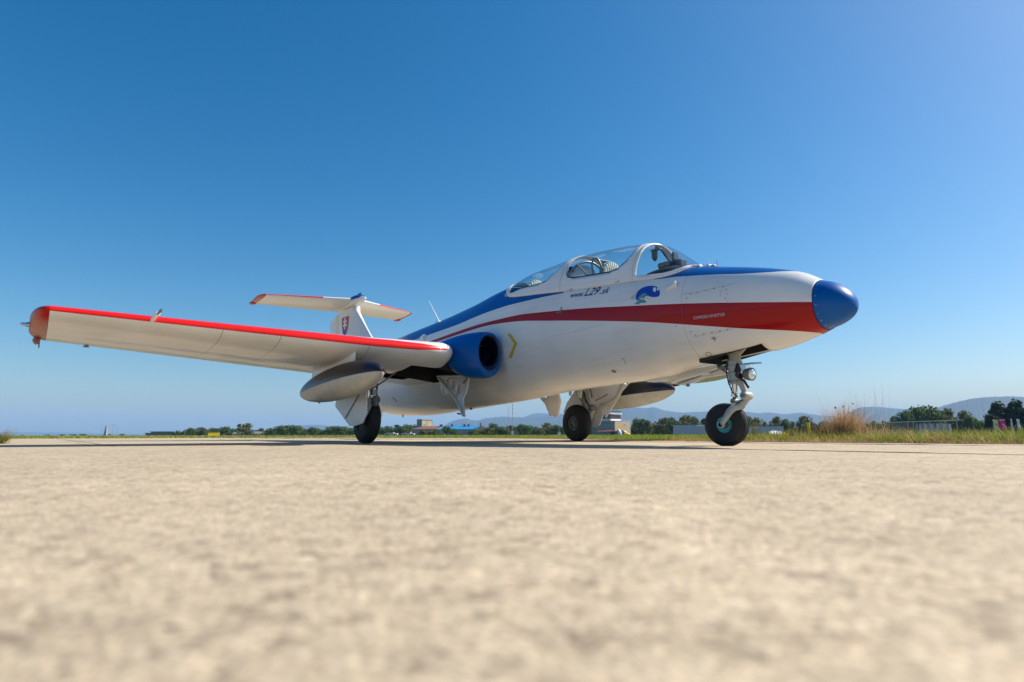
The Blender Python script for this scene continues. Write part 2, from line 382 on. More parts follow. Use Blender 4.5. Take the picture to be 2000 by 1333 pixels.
rp2 = t.nodes.new('ShaderNodeValToRGB'); t.links.new(v2.outputs['Color'], rp2.inputs[0]); e = rp2.color_ramp.elements
e[0].position = 0; e[0].color = (.30,.27,.27,1); e[1].position = 1; e[1].color = (1.08,1.06,1.03,1)
q_ = e.new(.22); q_.color = (.85,.82,.80,1); q_ = e.new(.3); q_.color = (1,1,1,1)
def mulc(a, b_, f=1.0):
    n = t.nodes.new('ShaderNodeMix'); n.data_type = 'RGBA'; n.blend_type = 'MULTIPLY'; n.inputs[0].default_value = f
    t.links.new(a, n.inputs[6]); t.links.new(b_, n.inputs[7]); return n.outputs[2]
c_ = mulc(rp.outputs[0], rp2.outputs[0], .8)
c_ = mulc(c_, mrg(n1.outputs[0], .3, .7, .76, 1.13)); c_ = mulc(c_, mrg(n2.outputs[0], .32, .68, .86, 1.07)); c_ = mulc(c_, mrg(n3.outputs[0], .3, .7, .90, 1.07))
t.links.new(c_, pb.inputs['Base Color']); pb.inputs['Roughness'].default_value = .85; pb.inputs['Specular IOR Level'].default_value = .25
hs = mth(t, 'ADD', mth(t, 'MULTIPLY', v1.outputs['Distance'], -.5), mth(t, 'MULTIPLY', n1.outputs[0], .6))
bp = t.nodes.new('ShaderNodeBump'); bp.inputs['Strength'].default_value = .8; bp.inputs['Distance'].default_value = .004; t.links.new(hs, bp.inputs['Height']); t.links.new(bp.outputs[0], pb.inputs['Normal'])
m_joint = mat('tar_joint', (.03,.028,.026), .8)
m_soil = mat('dry_soil_and_turf', (.13,.12,.045), .95, nvar=.35, nscale=.6)
# ground sheet
def polysheet(pts, z): return [(x, y, z) for x, y in pts]
S_ = 13000
g_ = MB().add([(-S_,-S_,-.05),(S_,-S_,-.05),(S_,S_,-.05),(-S_,S_,-.05)], [(0,1,2,3)]).obj('ground', m_soil, None, 0); struct(g_)
apron = empty('apron'); struct(apron)
xs_ = [-22.5,-14.5,-8.2,-1.9,8.3,16,24]; ys_ = [-40,-16,-7.1,-1.15,1.72,4.6,7]
MB().add([(-22.5,-40,-.022),(24,-40,-.022),(24,2.6,-.022),(-22.5,1.9,-.022)], [(0,1,2,3)]).obj('joint_filler', m_joint, apron, 0)
for i in range(len(xs_)-1):
    for j in range(len(ys_)-1):
        x0, x1, y0, y1 = xs_[i]+.006, xs_[i+1]-.006, ys_[j]+.007, ys_[j+1]-.007
        N = 40; X = [x0+(x1-x0)*k/N for k in range(N+1)]; top_ = [min(y1, edge(x)) for x in X]
        if max(top_) <= y0+.02: continue
        keep = [k for k in range(N+1) if top_[k] > y0+.005]
        X = [X[k] for k in keep]; tp = [top_[k] for k in keep]
        if len(X) < 2: continue
        n = len(X); v = []; 
        for x in X: v.append((x, y0+.003*noise.noise(Vector((x*6, y0, 1))), 0))
        for x, y in zip(X, tp): v.append((x, y+(.003*noise.noise(Vector((x*6, y, 2)))), 0))
        v += [(a, b_, -.02) for a, b_, _ in v]; f = []
        for k in range(n-1):
            f += [(k, k+1, n+k+1, n+k), (k, 2*n+k, 2*n+k+1, k+1), (n+k, n+k+1, 3*n+k+1, 3*n+k)]
        f += [(0, n, 3*n, 2*n), (n-1, 3*n-1, 4*n-1, 2*n-1)]
        dz_ = 0; o = MB().add(v, f).obj('slab', m_con, apron, 0)
# raised, broken tar beads along the joints
def bead(xa, xb, yy, hh, seed, wd=.02):
    N = int((xb-xa)/.05); v = []
    for i in range(N+1):
        x = xa+(xb-xa)*i/N; q = noise.noise(Vector((x*.9, seed, 0)))+.6*noise.noise(Vector((x*5, seed, 2))); h = max(0, hh*(.55+.9*q)); y = yy+.012*noise.noise(Vector((x*2, seed, 7)))
        w = wd*(.6+.8*abs(q)); v += [(x, y-w, .0005), (x, y-w*.5, h+.0006), (x, y+w*.5, h+.0006), (x, y+w, .0005)]
    MB().add(v, [(4*i+k, 4*i+k+1, 4*i+k+5, 4*i+k+4) for i in range(N) for k in range(3)]).obj('joint_seal', m_joint, apron, 180)
bead(-14, 9, 1.72, .0055, 1); bead(.3, 9, -1.15, .004, 2, .012); bead(-14, -4.5, -1.15, .004, 3, .012); bead(-22, 12, 2.72, .006, 4); bead(-22, -9, .9, .012, 5); bead(-20, -3.5, -4.3, .004, 6, .012)
# tar-filled cracks near the edges of the slabs
for k, (xa, xb, yy) in enumerate(((-3.2,5,1.71),(-9,-4,-.4),(-5.5,-2.2,-3.2),(-16,-9,.5),(-7,-4.4,-4.45))):
    pts = [(xa+(xb-xa)*i/60, yy+.05*noise.noise(Vector((i*.15, k, 0)))+.012*noise.noise(Vector((i*.9, k, 5)))) for i in range(61)]
    n = len(pts); v = []
    for i, (x, y) in enumerate(pts):
        w = .012*abs(noise.noise(Vector((i*.3, k, 8))))+.003; v += [(x, y-w, .0035), (x, y+w, .0035)]
    MB().add(v, [(2*i, 2*i+2, 2*i+3, 2*i+1) for i in range(n-1)]).obj('crack', m_joint, apron, 0)

# ---- blades
def bladecol(name, base_rough=.6):
    m = bpy.data.materials.new(name); m.use_nodes = True; t = m.node_tree; b = t.nodes['Principled BSDF']; a = t.nodes.new('ShaderNodeAttribute'); a.attribute_name = 'tint'
    t.links.new(a.outputs['Color'], b.inputs['Base Color']); b.inputs['Roughness'].default_value = base_rough; b.inputs['Specular IOR Level'].default_value = .25
    tl = t.nodes.new('ShaderNodeBsdfTranslucent'); t.links.new(a.outputs['Color'], tl.inputs[0]); mx = t.nodes.new('ShaderNodeMixShader'); mx.inputs[0].default_value = .3
    t.links.new(b.outputs[0], mx.inputs[1]); t.links.new(tl.outputs[0], mx.inputs[2]); t.links.new(mx.outputs[0], t.nodes['Material Output'].inputs[0]); return m
m_blade = bladecol('grass_blade')
def blades(name, base, h, w, lean, pal, seg=3, parent=None, curl=1.0, mt=None):
    """base Nx3, h,w,lean N; pal: Nx3 colours"""
    N = len(base); az = rng.uniform(0, 2*np.pi, N); fa = rng.uniform(0, 2*np.pi, N)
    d = np.stack([np.cos(az), np.sin(az), np.zeros(N)], 1); s = np.stack([np.cos(fa), np.sin(fa), np.zeros(N)], 1)
    V = np.zeros((N, 2*seg+1, 3))
    for i in range(seg+1):
        k = i/seg; c = base+d*(lean*h*k**(1+curl))[:, None]; c[:, 2] += h*k*(1-.35*np.minimum(lean, 1.2)*k)
        if i < seg:
            ww = (w*(1-.75*k)/2)[:, None]; V[:, 2*i] = c-s*ww; V[:, 2*i+1] = c+s*ww
        else: V[:, 2*seg] = c
    nv = 2*seg+1; me = bpy.data.meshes.new(name); loops = []; sizes = []
    pat = [];
    for i in range(seg-1): pat += [2*i, 2*i+1, 2*i+3, 2*i+2]
    pat += [2*seg-2, 2*seg-1, 2*seg]; sz = [4]*(seg-1)+[3]
    L = (np.array(pat)[None]+np.arange(N)[:, None]*nv).ravel(); S = np.tile(sz, N); st = np.concatenate([[0], np.cumsum(S)[:-1]])
    me.vertices.add(N*nv); me.vertices.foreach_set('co', V.ravel()); me.loops.add(len(L)); me.loops.foreach_set('vertex_index', L.astype(np.int32))
    me.polygons.add(len(S)); me.polygons.foreach_set('loop_start', st.astype(np.int32)); me.polygons.foreach_set('loop_total', S.astype(np.int32))
    ca = me.attributes.new('tint', 'FLOAT_COLOR', 'POINT'); cc = np.ones((N, nv, 4)); cc[:, :, :3] = pal[:, None, :]; ca.data.foreach_set('color', cc.ravel())
    me.update(calc_edges=True); me.validate(); me.materials.append(mt or m_blade); o = bpy.data.objects.new(name, me); C.objects.link(o)
    if parent: o.parent = parent
    return o
GREENS = np.array([(.17,.30,.015),(.25,.38,.02),(.12,.22,.012),(.33,.40,.04)]); STRAW = np.array([(.50,.36,.14),(.40,.26,.09),(.62,.47,.22),(.28,.16,.06)])
def pal(n, cols, var=.25): c = cols[rng.integers(0, len(cols), n)]; return np.clip(c*(1+rng.uniform(-var, var, (n, 1))), 0, 1)
def field(n, x0, x1, dmin, dmax, p=1.6):
    x = rng.uniform(x0, x1, n); d = dmin+(dmax-dmin)*rng.random(n)**p; y = np.array([fE(a) for a in x])+d; return x, y, d
def clump(x, y, s=1.0, seed=0): return np.array([noise.noise(Vector((a*s, b_*s, seed))) for a, b_ in zip(x, y)])
# straw edge
n = 42000; x, y, d = field(n, -14, 12, -.03, 1.1, 1.2); cl = clump(x, y, 2.2)
h = (.045+.075*np.minimum(d, .8))*(1+.9*cl)*rng.uniform(.5, 1.4, n)*np.where(x < -4, .6, 1); tag(blades('dry_grass', np.stack([x, y, np.full(n, -.03)], 1), h+.03, np.full(n, .006), rng.uniform(.3, 1.6, n), pal(n, STRAW), 2), None, None, None, 'stuff')
# brown matted rim against the concrete
n = 9000; x, y, d = field(n, -12, 12, -.06, .12, 1); cl = clump(x, y, 4, 3); k_ = cl > -.12; x, y, cl = x[k_], y[k_], cl[k_]; n = len(x)
tag(blades('matted_dead_grass', np.stack([x, y, np.full(n, -.01)], 1), .025+.05*np.maximum(cl, 0)*rng.uniform(.5, 1.2, n), np.full(n, .007), rng.uniform(.8, 2.2, n), pal(n, np.array([(.20,.10,.035),(.30,.17,.06),(.12,.06,.03),(.42,.28,.11)])), 2), None, None, None, 'stuff')
# green grass behind, patchy
n = 110000; x, y, d = field(n, -20, 14, .45, 8, 1.9); cl = clump(x, y, .8, 1); 
hg = np.interp(x, [-20,-12,-5,-2,0,3,8], [.10,.13,.17,.22,.26,.36,.40]); h = hg*(1+.5*cl)*rng.uniform(.45, 1.15, n)*np.clip(.45+d*.45, 0, 1)
colr = np.where((rng.random(n) < np.clip(.22+.25*clump(x, y, 1.3, 5)+np.interp(x, [-3,-1,1.0,2.2], [-.12,.30,.20,-.14]), 0, 1))[:, None], pal(n, STRAW), pal(n, GREENS))
tag(blades('green_grass', np.stack([x, y, np.full(n, -.04)], 1), h, np.full(n, .009), rng.uniform(.1, 1.1, n), colr, 3), None, None, None, 'stuff')
# grass beyond the left end of the apron and towards the far field
n = 26000; y = rng.uniform(-16, 8, n); x = -22.5-rng.random(n)**1.5*40; cl = clump(x, y, .5, 7)
tag(blades('far_grass', np.stack([x, y, np.full(n, -.05)], 1), .12*(1+.6*cl)*rng.uniform(.5, 1.3, n), np.full(n, .018), rng.uniform(.1, .8, n), np.where((rng.random(n) < .3)[:, None], pal(n, STRAW), pal(n, GREENS)), 2), None, None, None, 'stuff')
n = 30000; xx = rng.uniform(0, 1, n); dd_ = 22+rng.random(n)**2*150; pxs = rng.uniform(-80, 2080, n)
P_ = np.array([tuple(gp(a, b_)) for a, b_ in zip(pxs, dd_)]); k_ = np.array([p[1] > fE(min(24, max(-22.5, p[0])))+3 or p[0] < -24 for p in P_]); P_ = P_[k_]; dd_ = dd_[k_]; n = len(P_)
P_[:, 2] = -.05; tag(blades('field_grass', P_, rng.uniform(.08, .16, n)*(1+dd_/260), .012+dd_*.0012, rng.uniform(.1, .7, n), np.where((rng.random(n) < .35)[:, None], pal(n, STRAW*.9), pal(n, GREENS)), 2), None, None, None, 'stuff')

# ---- dry bush, weeds, tufts
def tuft(name, label, cat, px, D, width_px, top_py, n, cols, lean=(.1, .9), wd=.006, seg=4, group=None, spread=.5, base=None, H=None, r=None):
    c = base or gp(px, D); H = H or hgt(top_py, D); r = r or width_px/FP*D*spread
    o = tag(empty(name, (c.x, c.y, -.03)), label, cat, group)
    a = rng.uniform(0, 2*np.pi, n); rr = np.abs(rng.normal(0, .42, n))*r; b_ = np.stack([np.cos(a)*rr, np.sin(a)*rr*.7, np.zeros(n)], 1)
    h = H*rng.beta(3.2, 2.0, n)*np.exp(-(rr/r)**2*.5)
    blades('stems' if cat != 'grass tuft' else 'blades', b_, h+.03, np.full(n, wd), rng.uniform(lean[0], lean[1], n), pal(n, cols, .3), seg, o, .6); return o
DRY = np.array([(.56,.38,.19),(.42,.24,.10),(.70,.54,.32),(.62,.47,.28),(.34,.18,.08)])
b1_ = tuft('dry_bush', 'heap of dry straw-coloured weeds with thin stalks above it, right of the nose cone', 'dry bush', 1655, 9.5, 100, 765, 2000, DRY, (.1,.9), .0045, spread=.55)
c = gp(1715, 9.8)-b1_.location; n = 700; bb = np.stack([c.x+rng.normal(0,.22,n), c.y+rng.normal(0,.15,n), np.zeros(n)], 1)
blades('sprawling_stems', bb, .38*rng.uniform(.4,1.1,n), np.full(n,.0045), rng.uniform(.4,1.9,n), pal(n, DRY, .3), 4, b1_, .3)
n = 60; off = rng.uniform(-.30, .62, n); r3 = np.array([Rt.x, Rt.y, 0]); bb = off[:, None]*r3+np.stack([rng.normal(0,.05,n), rng.normal(0,.05,n), np.zeros(n)], 1)
blades('tall_stalks', bb, rng.uniform(.45, 1.05, n), np.full(n, .004), rng.uniform(.02, .45, n), pal(n, DRY), 5, b1_, .2)
b = MB()
for k in range(6):
    q = Vector((Rt.x, Rt.y, 0))*random.uniform(-.2, .55)+Vector((0,0,random.uniform(.42,.62))); b.lathe([(-.016,0),(-.006,.008),(.008,.009),(.018,0)], q, (random.uniform(-.3,.3),.1,1), 7)
b.obj('seed_head', mat('seed_head_brown', (.10,.06,.03), .9), b1_, 60)['kind'] = 'stuff'
OLV = np.array([(.14,.13,.04),(.20,.14,.06),(.10,.12,.03),(.30,.22,.10)])
tuft('weed_clump', 'low brown and olive weed clump just left of the yellow marker post', 'weeds', 1554, 10.5, 60, 823, 900, OLV, (.2,1.1), .008, group='weed clumps in the verge')
tuft('weed_clump', 'reddish dry weeds between the yellow post and the big dry bush', 'weeds', 1606, 9.5, 32, 822, 420, np.array([(.42,.24,.10),(.30,.15,.07)]), (.05,.5), .006, group='weed clumps in the verge')
tuft('weed_clump', 'thin weeds with pale seed heads right behind the nose wheel', 'weeds', 1474, 10, 26, 806, 160, np.array([(.30,.24,.13),(.16,.16,.05)]), (.05,.5), .005, group='weed clumps in the verge')
tuft('grass_tuft', 'green and straw-coloured grass tuft cut off by the left edge of the picture', 'grass tuft', -4, 0, 0, 0, 420, np.array([(.16,.20,.03),(.34,.30,.08),(.42,.34,.14),(.10,.13,.02)]), (.3,1.3), .007, base=Vector((-6.60,-5.23,0)), H=.30, r=.11)
m_yelp = mat('yellow_plastic', (.72,.55,.01), .45, nvar=.08); 
# marker post
p = gp(1582, 9.6); o = tag(empty('marker_post', (p.x, p.y, -.03)), 'yellow plastic marker post with black cap standing in the verge', 'marker post')
b = MB(); b.tube([(0,0,0),(-.01,0,.17),(-.02,0,.315)], [.022,.022,.022], 16); b.obj('post', m_yelp, o, 50)
MB().tube([(-.0205,0,.315),(-.021,0,.335)], [.023,.019], 16).obj('cap', m_ink, o, 50)
MB().tube([(-.0125,0,.20),(-.0130,0,.207)], .0235, 16).obj('ring', mat('yellow_ring_dark', (.35,.26,.01), .6), o, 50)
# plant with yellow flowers
p = gp(1530, 8.9); o = tag(empty('flowering_plant', (p.x, p.y, -.02)), 'small bright green plant with yellow blooms at the edge of the verge', 'plant')
n = 160; a = rng.uniform(0, 6.28, n); r_ = rng.random(n)*.05; blades('leaves', np.stack([np.cos(a)*r_, np.sin(a)*r_, np.zeros(n)], 1), rng.uniform(.05,.11,n), np.full(n,.018), rng.uniform(.3,1,n), pal(n, np.array([(.04,.16,.01),(.07,.22,.02)])), 3, o)
b = MB()
for k in range(9): b.lathe([(0,0),(.004,.014),(.012,.012),(.014,0)], (random.uniform(-.09,.09), random.uniform(-.05,.05), random.uniform(.10,.135)), (0,0,1), 7)
b.obj('blooms', mat('bloom_yellow', (.75,.45,.01), .6), o)['kind'] = 'stuff'

# ---- trees: trunk and crown, a few kinds, copied
m_bark = mat('bark', (.09,.07,.05), .9)
def leafmat(name): return bladecol(name, .7)
m_leaf = leafmat('foliage')
def crown_mesh(kind, seed, cols, nleaf=1300):
    r_ = np.random.default_rng(seed); lobes = []
    if kind == 'round': 
        for i in range(12): a = r_.uniform(0, 6.28); q = r_.uniform(0, .32); lobes.append((q*np.cos(a), q*np.sin(a), r_.uniform(.24, .80), r_.uniform(.19, .27)))
    elif kind == 'tall':
        for i in range(9): a = r_.uniform(0, 6.28); z = .15+.75*i/8; q = r_.uniform(0, .17)*(1.2-z); lobes.append((q*np.cos(a), q*np.sin(a), z, .19*(1.25-z)+.03))
    elif kind == 'scrub':
        for i in range(12): a = r_.uniform(0, 6.28); q = r_.uniform(0, .55); lobes.append((q*np.cos(a), q*np.sin(a), r_.uniform(.12, .72), r_.uniform(.18, .30)))
    else:
        for i in range(20): a = r_.uniform(0, 6.28); z = r_.uniform(.12, .92); q = r_.uniform(.05, .42)*(1.25-z); lobes.append((q*np.cos(a), q*np.sin(a), z, r_.uniform(.10, .18)))
    V = []; T = []
    for i in range(nleaf):
        l = lobes[r_.integers(len(lobes))]; u = r_.normal(size=3); u /= np.linalg.norm(u); k = r_.uniform(.55, 1.08)**.7
        c = np.array(l[:3])+u*l[3]*k*np.array([1,1,.85]); s = r_.uniform(.020, .046); a = r_.normal(size=3); a /= np.linalg.norm(a); bb = np.cross(a, u+r_.normal(size=3)*.6); bb /= np.linalg.norm(bb)+1e-9
        V += [c-a*s-bb*s*.5, c+a*s*.9-bb*s*.7, c+a*s*.7+bb*s, c-a*s*.6+bb*s*.8]; cc = cols[r_.integers(len(cols))]*(r_.uniform(.7, 1.3)); T += [cc]*4
    me = bpy.data.meshes.new('crown'); me.from_pydata([tuple(map(float, p)) for p in V], [], [(4*i, 4*i+1, 4*i+2, 4*i+3) for i in range(nleaf)])
    ca = me.attributes.new('tint', 'FLOAT_COLOR', 'POINT'); arr = np.ones((len(V), 4)); arr[:, :3] = np.array(T); ca.data.foreach_set('color', arr.ravel()); me.materials.append(m_leaf)
    b = MB(); b.tube([(0,0,0),(.01,0,.25),(0,.01,.5),(0,0,.7)], [.03,.024,.016,.006], 7)
    for l in lobes[:5]: b.tube([(0,0,.22), (l[0]*.6, l[1]*.6, l[2]*.75), (l[0], l[1], l[2])], [.012,.008,.003], 5)
    tm = bpy.data.meshes.new('trunk'); tm.from_pydata(b.v, [], b.f); tm.materials.append(m_bark); return me, tm
GR1 = np.array([(.07,.14,.03),(.10,.17,.035),(.05,.10,.025),(.13,.19,.045)]); GR2 = np.array([(.12,.15,.045),(.16,.18,.05),(.08,.11,.03),(.20,.17,.06)]); GR3 = np.array([(.024,.055,.026),(.042,.075,.034),(.018,.038,.02)])
KINDS = {'a': crown_mesh('round', 1, GR1), 'b': crown_mesh('round', 2, GR1*1.15), 'c': crown_mesh('tall', 3, GR1), 'd': crown_mesh('scrub', 4, GR1), 'e': crown_mesh('scrub', 5, GR2), 'f': crown_mesh('round', 6, GR2), 'p': crown_mesh('pine', 8, GR3, 2200), 'q': crown_mesh('pine', 9, GR3, 2200)}
KW = {'a': .95, 'b': .95, 'c': .5, 'd': 1.45, 'e': 1.45, 'f': .95, 'p': .85, 'q': .85}
DESC = {'a': 'round green tree', 'b': 'light green round tree', 'c': 'narrow upright green tree', 'd': 'low spreading green scrub tree', 'e': 'low olive-brown scrub tree', 'f': 'olive green round tree', 'p': 'dark pine', 'q': 'dark pine'}
ORD = ['first','second','third','fourth','fifth','sixth','seventh','eighth','ninth','tenth','eleventh','twelfth','thirteenth','fourteenth','fifteenth','sixteenth','seventeenth','eighteenth','nineteenth','twentieth']
def trees(where, group, L, D0, name='broadleaf_tree'):
    for i, (px, top, w, kd) in enumerate(L):
        D = D0*random.uniform(.95, 1.08); p = gp(px, D); H = hgt(top, D)*1.05; Wm = max(w/FP*D*1.15, .5)
        nm = {'p': 'pine_tree', 'q': 'pine_tree', 'd': 'scrub_tree', 'e': 'scrub_tree'}.get(kd, name)
        o = tag(empty(nm, (p.x, p.y, -.05), random.uniform(0, 6.28)), f'{DESC[kd]}, {ORD[i]} from left {where}', 'tree', group)
        for me, nn in zip(KINDS[kd], ('crown', 'trunk')):
            c = bpy.data.objects.new(nn, me); C.objects.link(c); c.parent = o; c.scale = (Wm/KW[kd], Wm/KW[kd], H*(1.0 if kd != 'd' else 1.05))
trees('on the left horizon', 'tiny far trees on the left horizon', [(42,847,6,'d'),(91,847,12,'d'),(122,846.5,14,'d'),(142,846.5,16,'d'),(163,846,18,'d'),(214,846,8,'d'),(238,845.5,10,'d')], 420)
trees('in the row left of the drop tank', 'trees along the far side left of the drop tank', [(346,839,10,'d'),(356,838,12,'e'),(372,833,20,'a'),(396,833,24,'f'),(416,833,22,'a'),(439,832,28,'b'),(456,835,18,'d'),(466,828,12,'c'),(479,825,28,'f')], 300)
trees('in the row below the drop tank', 'trees along the far side behind the drop tank', [(510,835,22,'d'),(528,834,18,'a'),(548,828,24,'a'),(558,831,14,'c'),(576,829,32,'b'),(596,835,18,'e'),(610,832,24,'a'),(627,838,22,'d'),(646,831,28,'a'),(665,831,38,'b'),(684,833,24,'a')], 300)
trees('between starboard wheel and tan tower block', 'trees beside the tower block', [(745,833,22,'a'),(760,831,22,'b'),(775,830,20,'c'),(785,830,22,'a'),(797,828,22,'b'),(808,827,18,'a')], 330)
trees('before the blue hall', 'bushes before the blue-roofed hall', [(824,838,24,'d'),(840,838,22,'e'),(852,838,20,'d'),(871,831,18,'b'),(884,836,24,'d'),(922,838,20,'d'),(934,838,20,'e'),(949,834,28,'f')], 170, 'bushy_tree')
trees('left of the port wheel', 'trees between the hall and the port wheel', [(964,826,20,'b'),(978,831,30,'a'),(992,830,22,'f'),(1003,832,22,'d'),(1017,827,26,'a'),(1030,829,24,'b'),(1044,832,22,'d'),(1056,832,24,'e'),(1071,825,28,'f'),(1086,828,24,'a'),(1098,831,20,'d'),(1150,832,24,'a'),(1164,834,18,'d')], 260)
trees('right of the control tower', 'trees right of the control tower', [(1243,817,22,'b'),(1256,816,24,'a'),(1268,820,20,'f'),(1278,830,22,'d'),(1295,815,36,'f'),(1314,813,24,'a'),(1326,822,20,'d'),(1340,810,42,'f'),(1358,813,26,'f'),(1375,819,14,'c'),(1388,824,14,'a')], 240)
trees('between nose wheel and dry bush', 'trees right of the nose wheel', [(1465,811,20,'a'),(1479,815,26,'f'),(1497,818,24,'e'),(1516,813,24,'f'),(1535,816,24,'a'),(1550,823,18,'d'),(1568,812,32,'f'),(1587,818,32,'e'),(1606,822,26,'f'),(1626,824,26,'e')], 230)
trees('behind the open shed', 'trees behind the open shed', [(1690,824,30,'e'),(1715,822,30,'d'),(1750,811,22,'a'),(1771,798,28,'a'),(1794,793,34,'b'),(1824,790,44,'a'),(1856,797,36,'f'),(1880,802,28,'f'),(1896,809,20,'a'),(1900,820,44,'e'),(1922,818,36,'d')], 210)
trees('behind the banner flags', 'dark pines at the right edge', [(1940,812,30,'q'),(1958,791,46,'p'),(1974,798,34,'q'),(1993,788,46,'p'),(2020,795,46,'q')], 150, 'pine_tree')

# far-off scrub that reads as one dark band under the trees
def band(name, px0, px1, D, top, n, cols, seed):
    r_ = np.random.default_rng(seed); V = []; T = []
    for i in range(n):
        px = r_.uniform(px0, px1); DD = D*r_.uniform(.97, 1.06); p = gp(px, DD); Hm = hgt(top, D)*(.75+.5*noise.noise(Vector((px*.06, seed, 0)))+.3*noise.noise(Vector((px*.25, seed, 3))))
        c = np.array([p.x, p.y, r_.uniform(0, 1)**.8*Hm]); s = D*.0022*r_.uniform(.6, 1.4); a = r_.normal(size=3); a /= np.linalg.norm(a); bb = np.cross(a, r_.normal(size=3)); bb /= np.linalg.norm(bb)
        V += [c-a*s-bb*s*.5, c+a*s*.9-bb*s*.7, c+a*s*.7+bb*s, c-a*s*.6+bb*s*.8]; T += [cols[r_.integers(len(cols))]*r_.uniform(.7, 1.3)]*4
    me = bpy.data.meshes.new(name); me.from_pydata([tuple(map(float, p)) for p in V], [], [(4*i, 4*i+1, 4*i+2, 4*i+3) for i in range(n)])
    ca = me.attributes.new('tint', 'FLOAT_COLOR', 'POINT'); arr = np.ones((len(V), 4)); arr[:, :3] = np.array(T); ca.data.foreach_set('color', arr.ravel()); me.materials.append(m_leaf)
    o = bpy.data.objects.new(name, me); C.objects.link(o); o['kind'] = 'stuff'; return o
band('far_scrub', 500, 830, 350, 838.5, 4200, GR1, 1); band('far_scrub', 955, 1180, 290, 836.5, 3200, GR1, 2); band('far_scrub', 1232, 1400, 262, 832, 3000, GR1, 3)
band('far_scrub', 1455, 1660, 250, 828, 3200, GR2, 4); band('far_scrub', 1690, 1950, 225, 825, 4200, GR1, 5); band('far_scrub', 1925, 2080, 165, 828, 2600, GR3, 6); band('far_scrub', 330, 510, 340, 842.5, 1600, GR1, 7)
# ---- hills
m_hill = mat('wooded_hills', (.035,.05,.025), .95, nvar=.4, nscale=.004)
def ridge(name, pts, D, fall=.35, seed=0):
    xs = [p[0] for p in pts]; f = curve(xs, [p[1] for p in pts]); v = []; N = int((xs[-1]-xs[0])/2.0); K = 9
    for i in range(N+1):
        px = xs[0]+(xs[-1]-xs[0])*i/N; top = f(px); Hh = max(0, (849-top)/FP*D)
        for k in range(K):
            s = k/(K-1); DD = D*(1-fall*(1-s)) if k < K else D; q = gp(px, DD); sh = s**.8
            z = Hh*sh*(DD/D)*(1+(.10*(1-s)+.015)*noise.noise(Vector((px*.03, s*4, seed)))) + Hh*.02*noise.noise(Vector((px*.2, s*9, seed+4)))
            v.append((q.x, q.y, max(-1, z)-(1 if k == 0 else 0)))
        q = gp(px, D*1.3); v.append((q.x, q.y, -2))
    K1 = K+1; fc = [(i*K1+k, (i+1)*K1+k, (i+1)*K1+k+1, i*K1+k+1) for i in range(N) for k in range(K)]
    return struct(MB().add(v, fc).obj(name, m_hill, None, 180))
ridge('far_hills', [(985,836),(1010,822),(1030,812),(1052,806.6),(1075,808),(1110,812),(1150,820)], 8600, .2, 3)
ridge('hills', [(840,849),(860,836),(873,827),(885,822),(898,818.5),(909,817),(922,820),(932,821),(947,817),(965,815),(987,813.5),(1006,815),(1044,814.5),(1075,811),(1101,808),(1140,802),(1180,798),(1225,795.5),(1250,796),(1265,797.5),(1275,796),(1300,802),(1337,806),(1367,804.8),(1395,803),(1430,803.5),(1462,805),(1487,807.5),(1500,806),(1537,809.5),(1565,806.8),(1587,810),(1610,812.5),(1640,814),(1680,822),(1760,849)], 6800, .35, 1)
ridge('hills', [(1600,849),(1650,815),(1672,801),(1690,796),(1712,795.3),(1735,797),(1757,799),(1790,802),(1840,818),(1900,849)], 6000, .3, 5)
ridge('hills', [(1700,849),(1760,825),(1800,808),(1840,796),(1860,790),(1880,785),(1910,779),(1940,776.6),(1972,775.6),(2000,776),(2060,780),(2200,800),(2500,849)], 4600, .35, 2)
ridge('hills', [(560,849),(575,835),(590,830.5),(610,829),(630,830),(648,834),(665,840),(690,846),(720,838),(742,832),(762,833),(780,838),(820,845),(850,849)], 7600, .2, 6)
ridge('hills', [(-400,846),(-100,843),(30,842.5),(120,843),(220,846),(330,847),(420,849)], 8800, .1, 8)

# ---- buildings. local axes: x to the right as seen from the aircraft, y away, z up
def site(name, px, D, label, cat, rot=0, group=None):
    p = gp(px, D); return tag(empty(name, (p.x, p.y, -.05), YAW-math.pi/2+rot), label, cat, group), D/FP
def bx(name, o, c, d, m_, bev=0): return MB().box(c, d).obj(name, m_, o, 0, bev)
m_tan = mat('tan_render', (.50,.36,.19), .85, nvar=.1, nscale=.5); m_tang = mat('grey_render_and_shaded_wall', (.30,.30,.29), .85, nvar=.12, nscale=.5); m_trim = mat('pale_trim', (.62,.60,.56), .7)
m_pane = mat('window_pane', (.10,.16,.20), .12, coat=.5); m_roofd = mat('dark_roof_felt', (.06,.06,.065), .8); m_wht = mat('white_panel', (.72,.73,.74), .6, nvar=.08, nscale=1)
m_brown = mat('brown_roof_sheet', (.20,.09,.06), .7, nvar=.15, nscale=1); m_broof = mat('blue_roof_sheet', (.02,.25,.55), .45, nvar=.06, nscale=1); m_brick = mat('brick_chimney', (.28,.12,.08), .85)
m_glassd = mat('tower_glass', (.03,.035,.045), .15, coat=.5); m_cream = mat('cream_render', (.62,.52,.34), .85, nvar=.08, nscale=.6); m_steel = mat('galvanised_steel', (.34,.35,.36), .5, metal=.4)
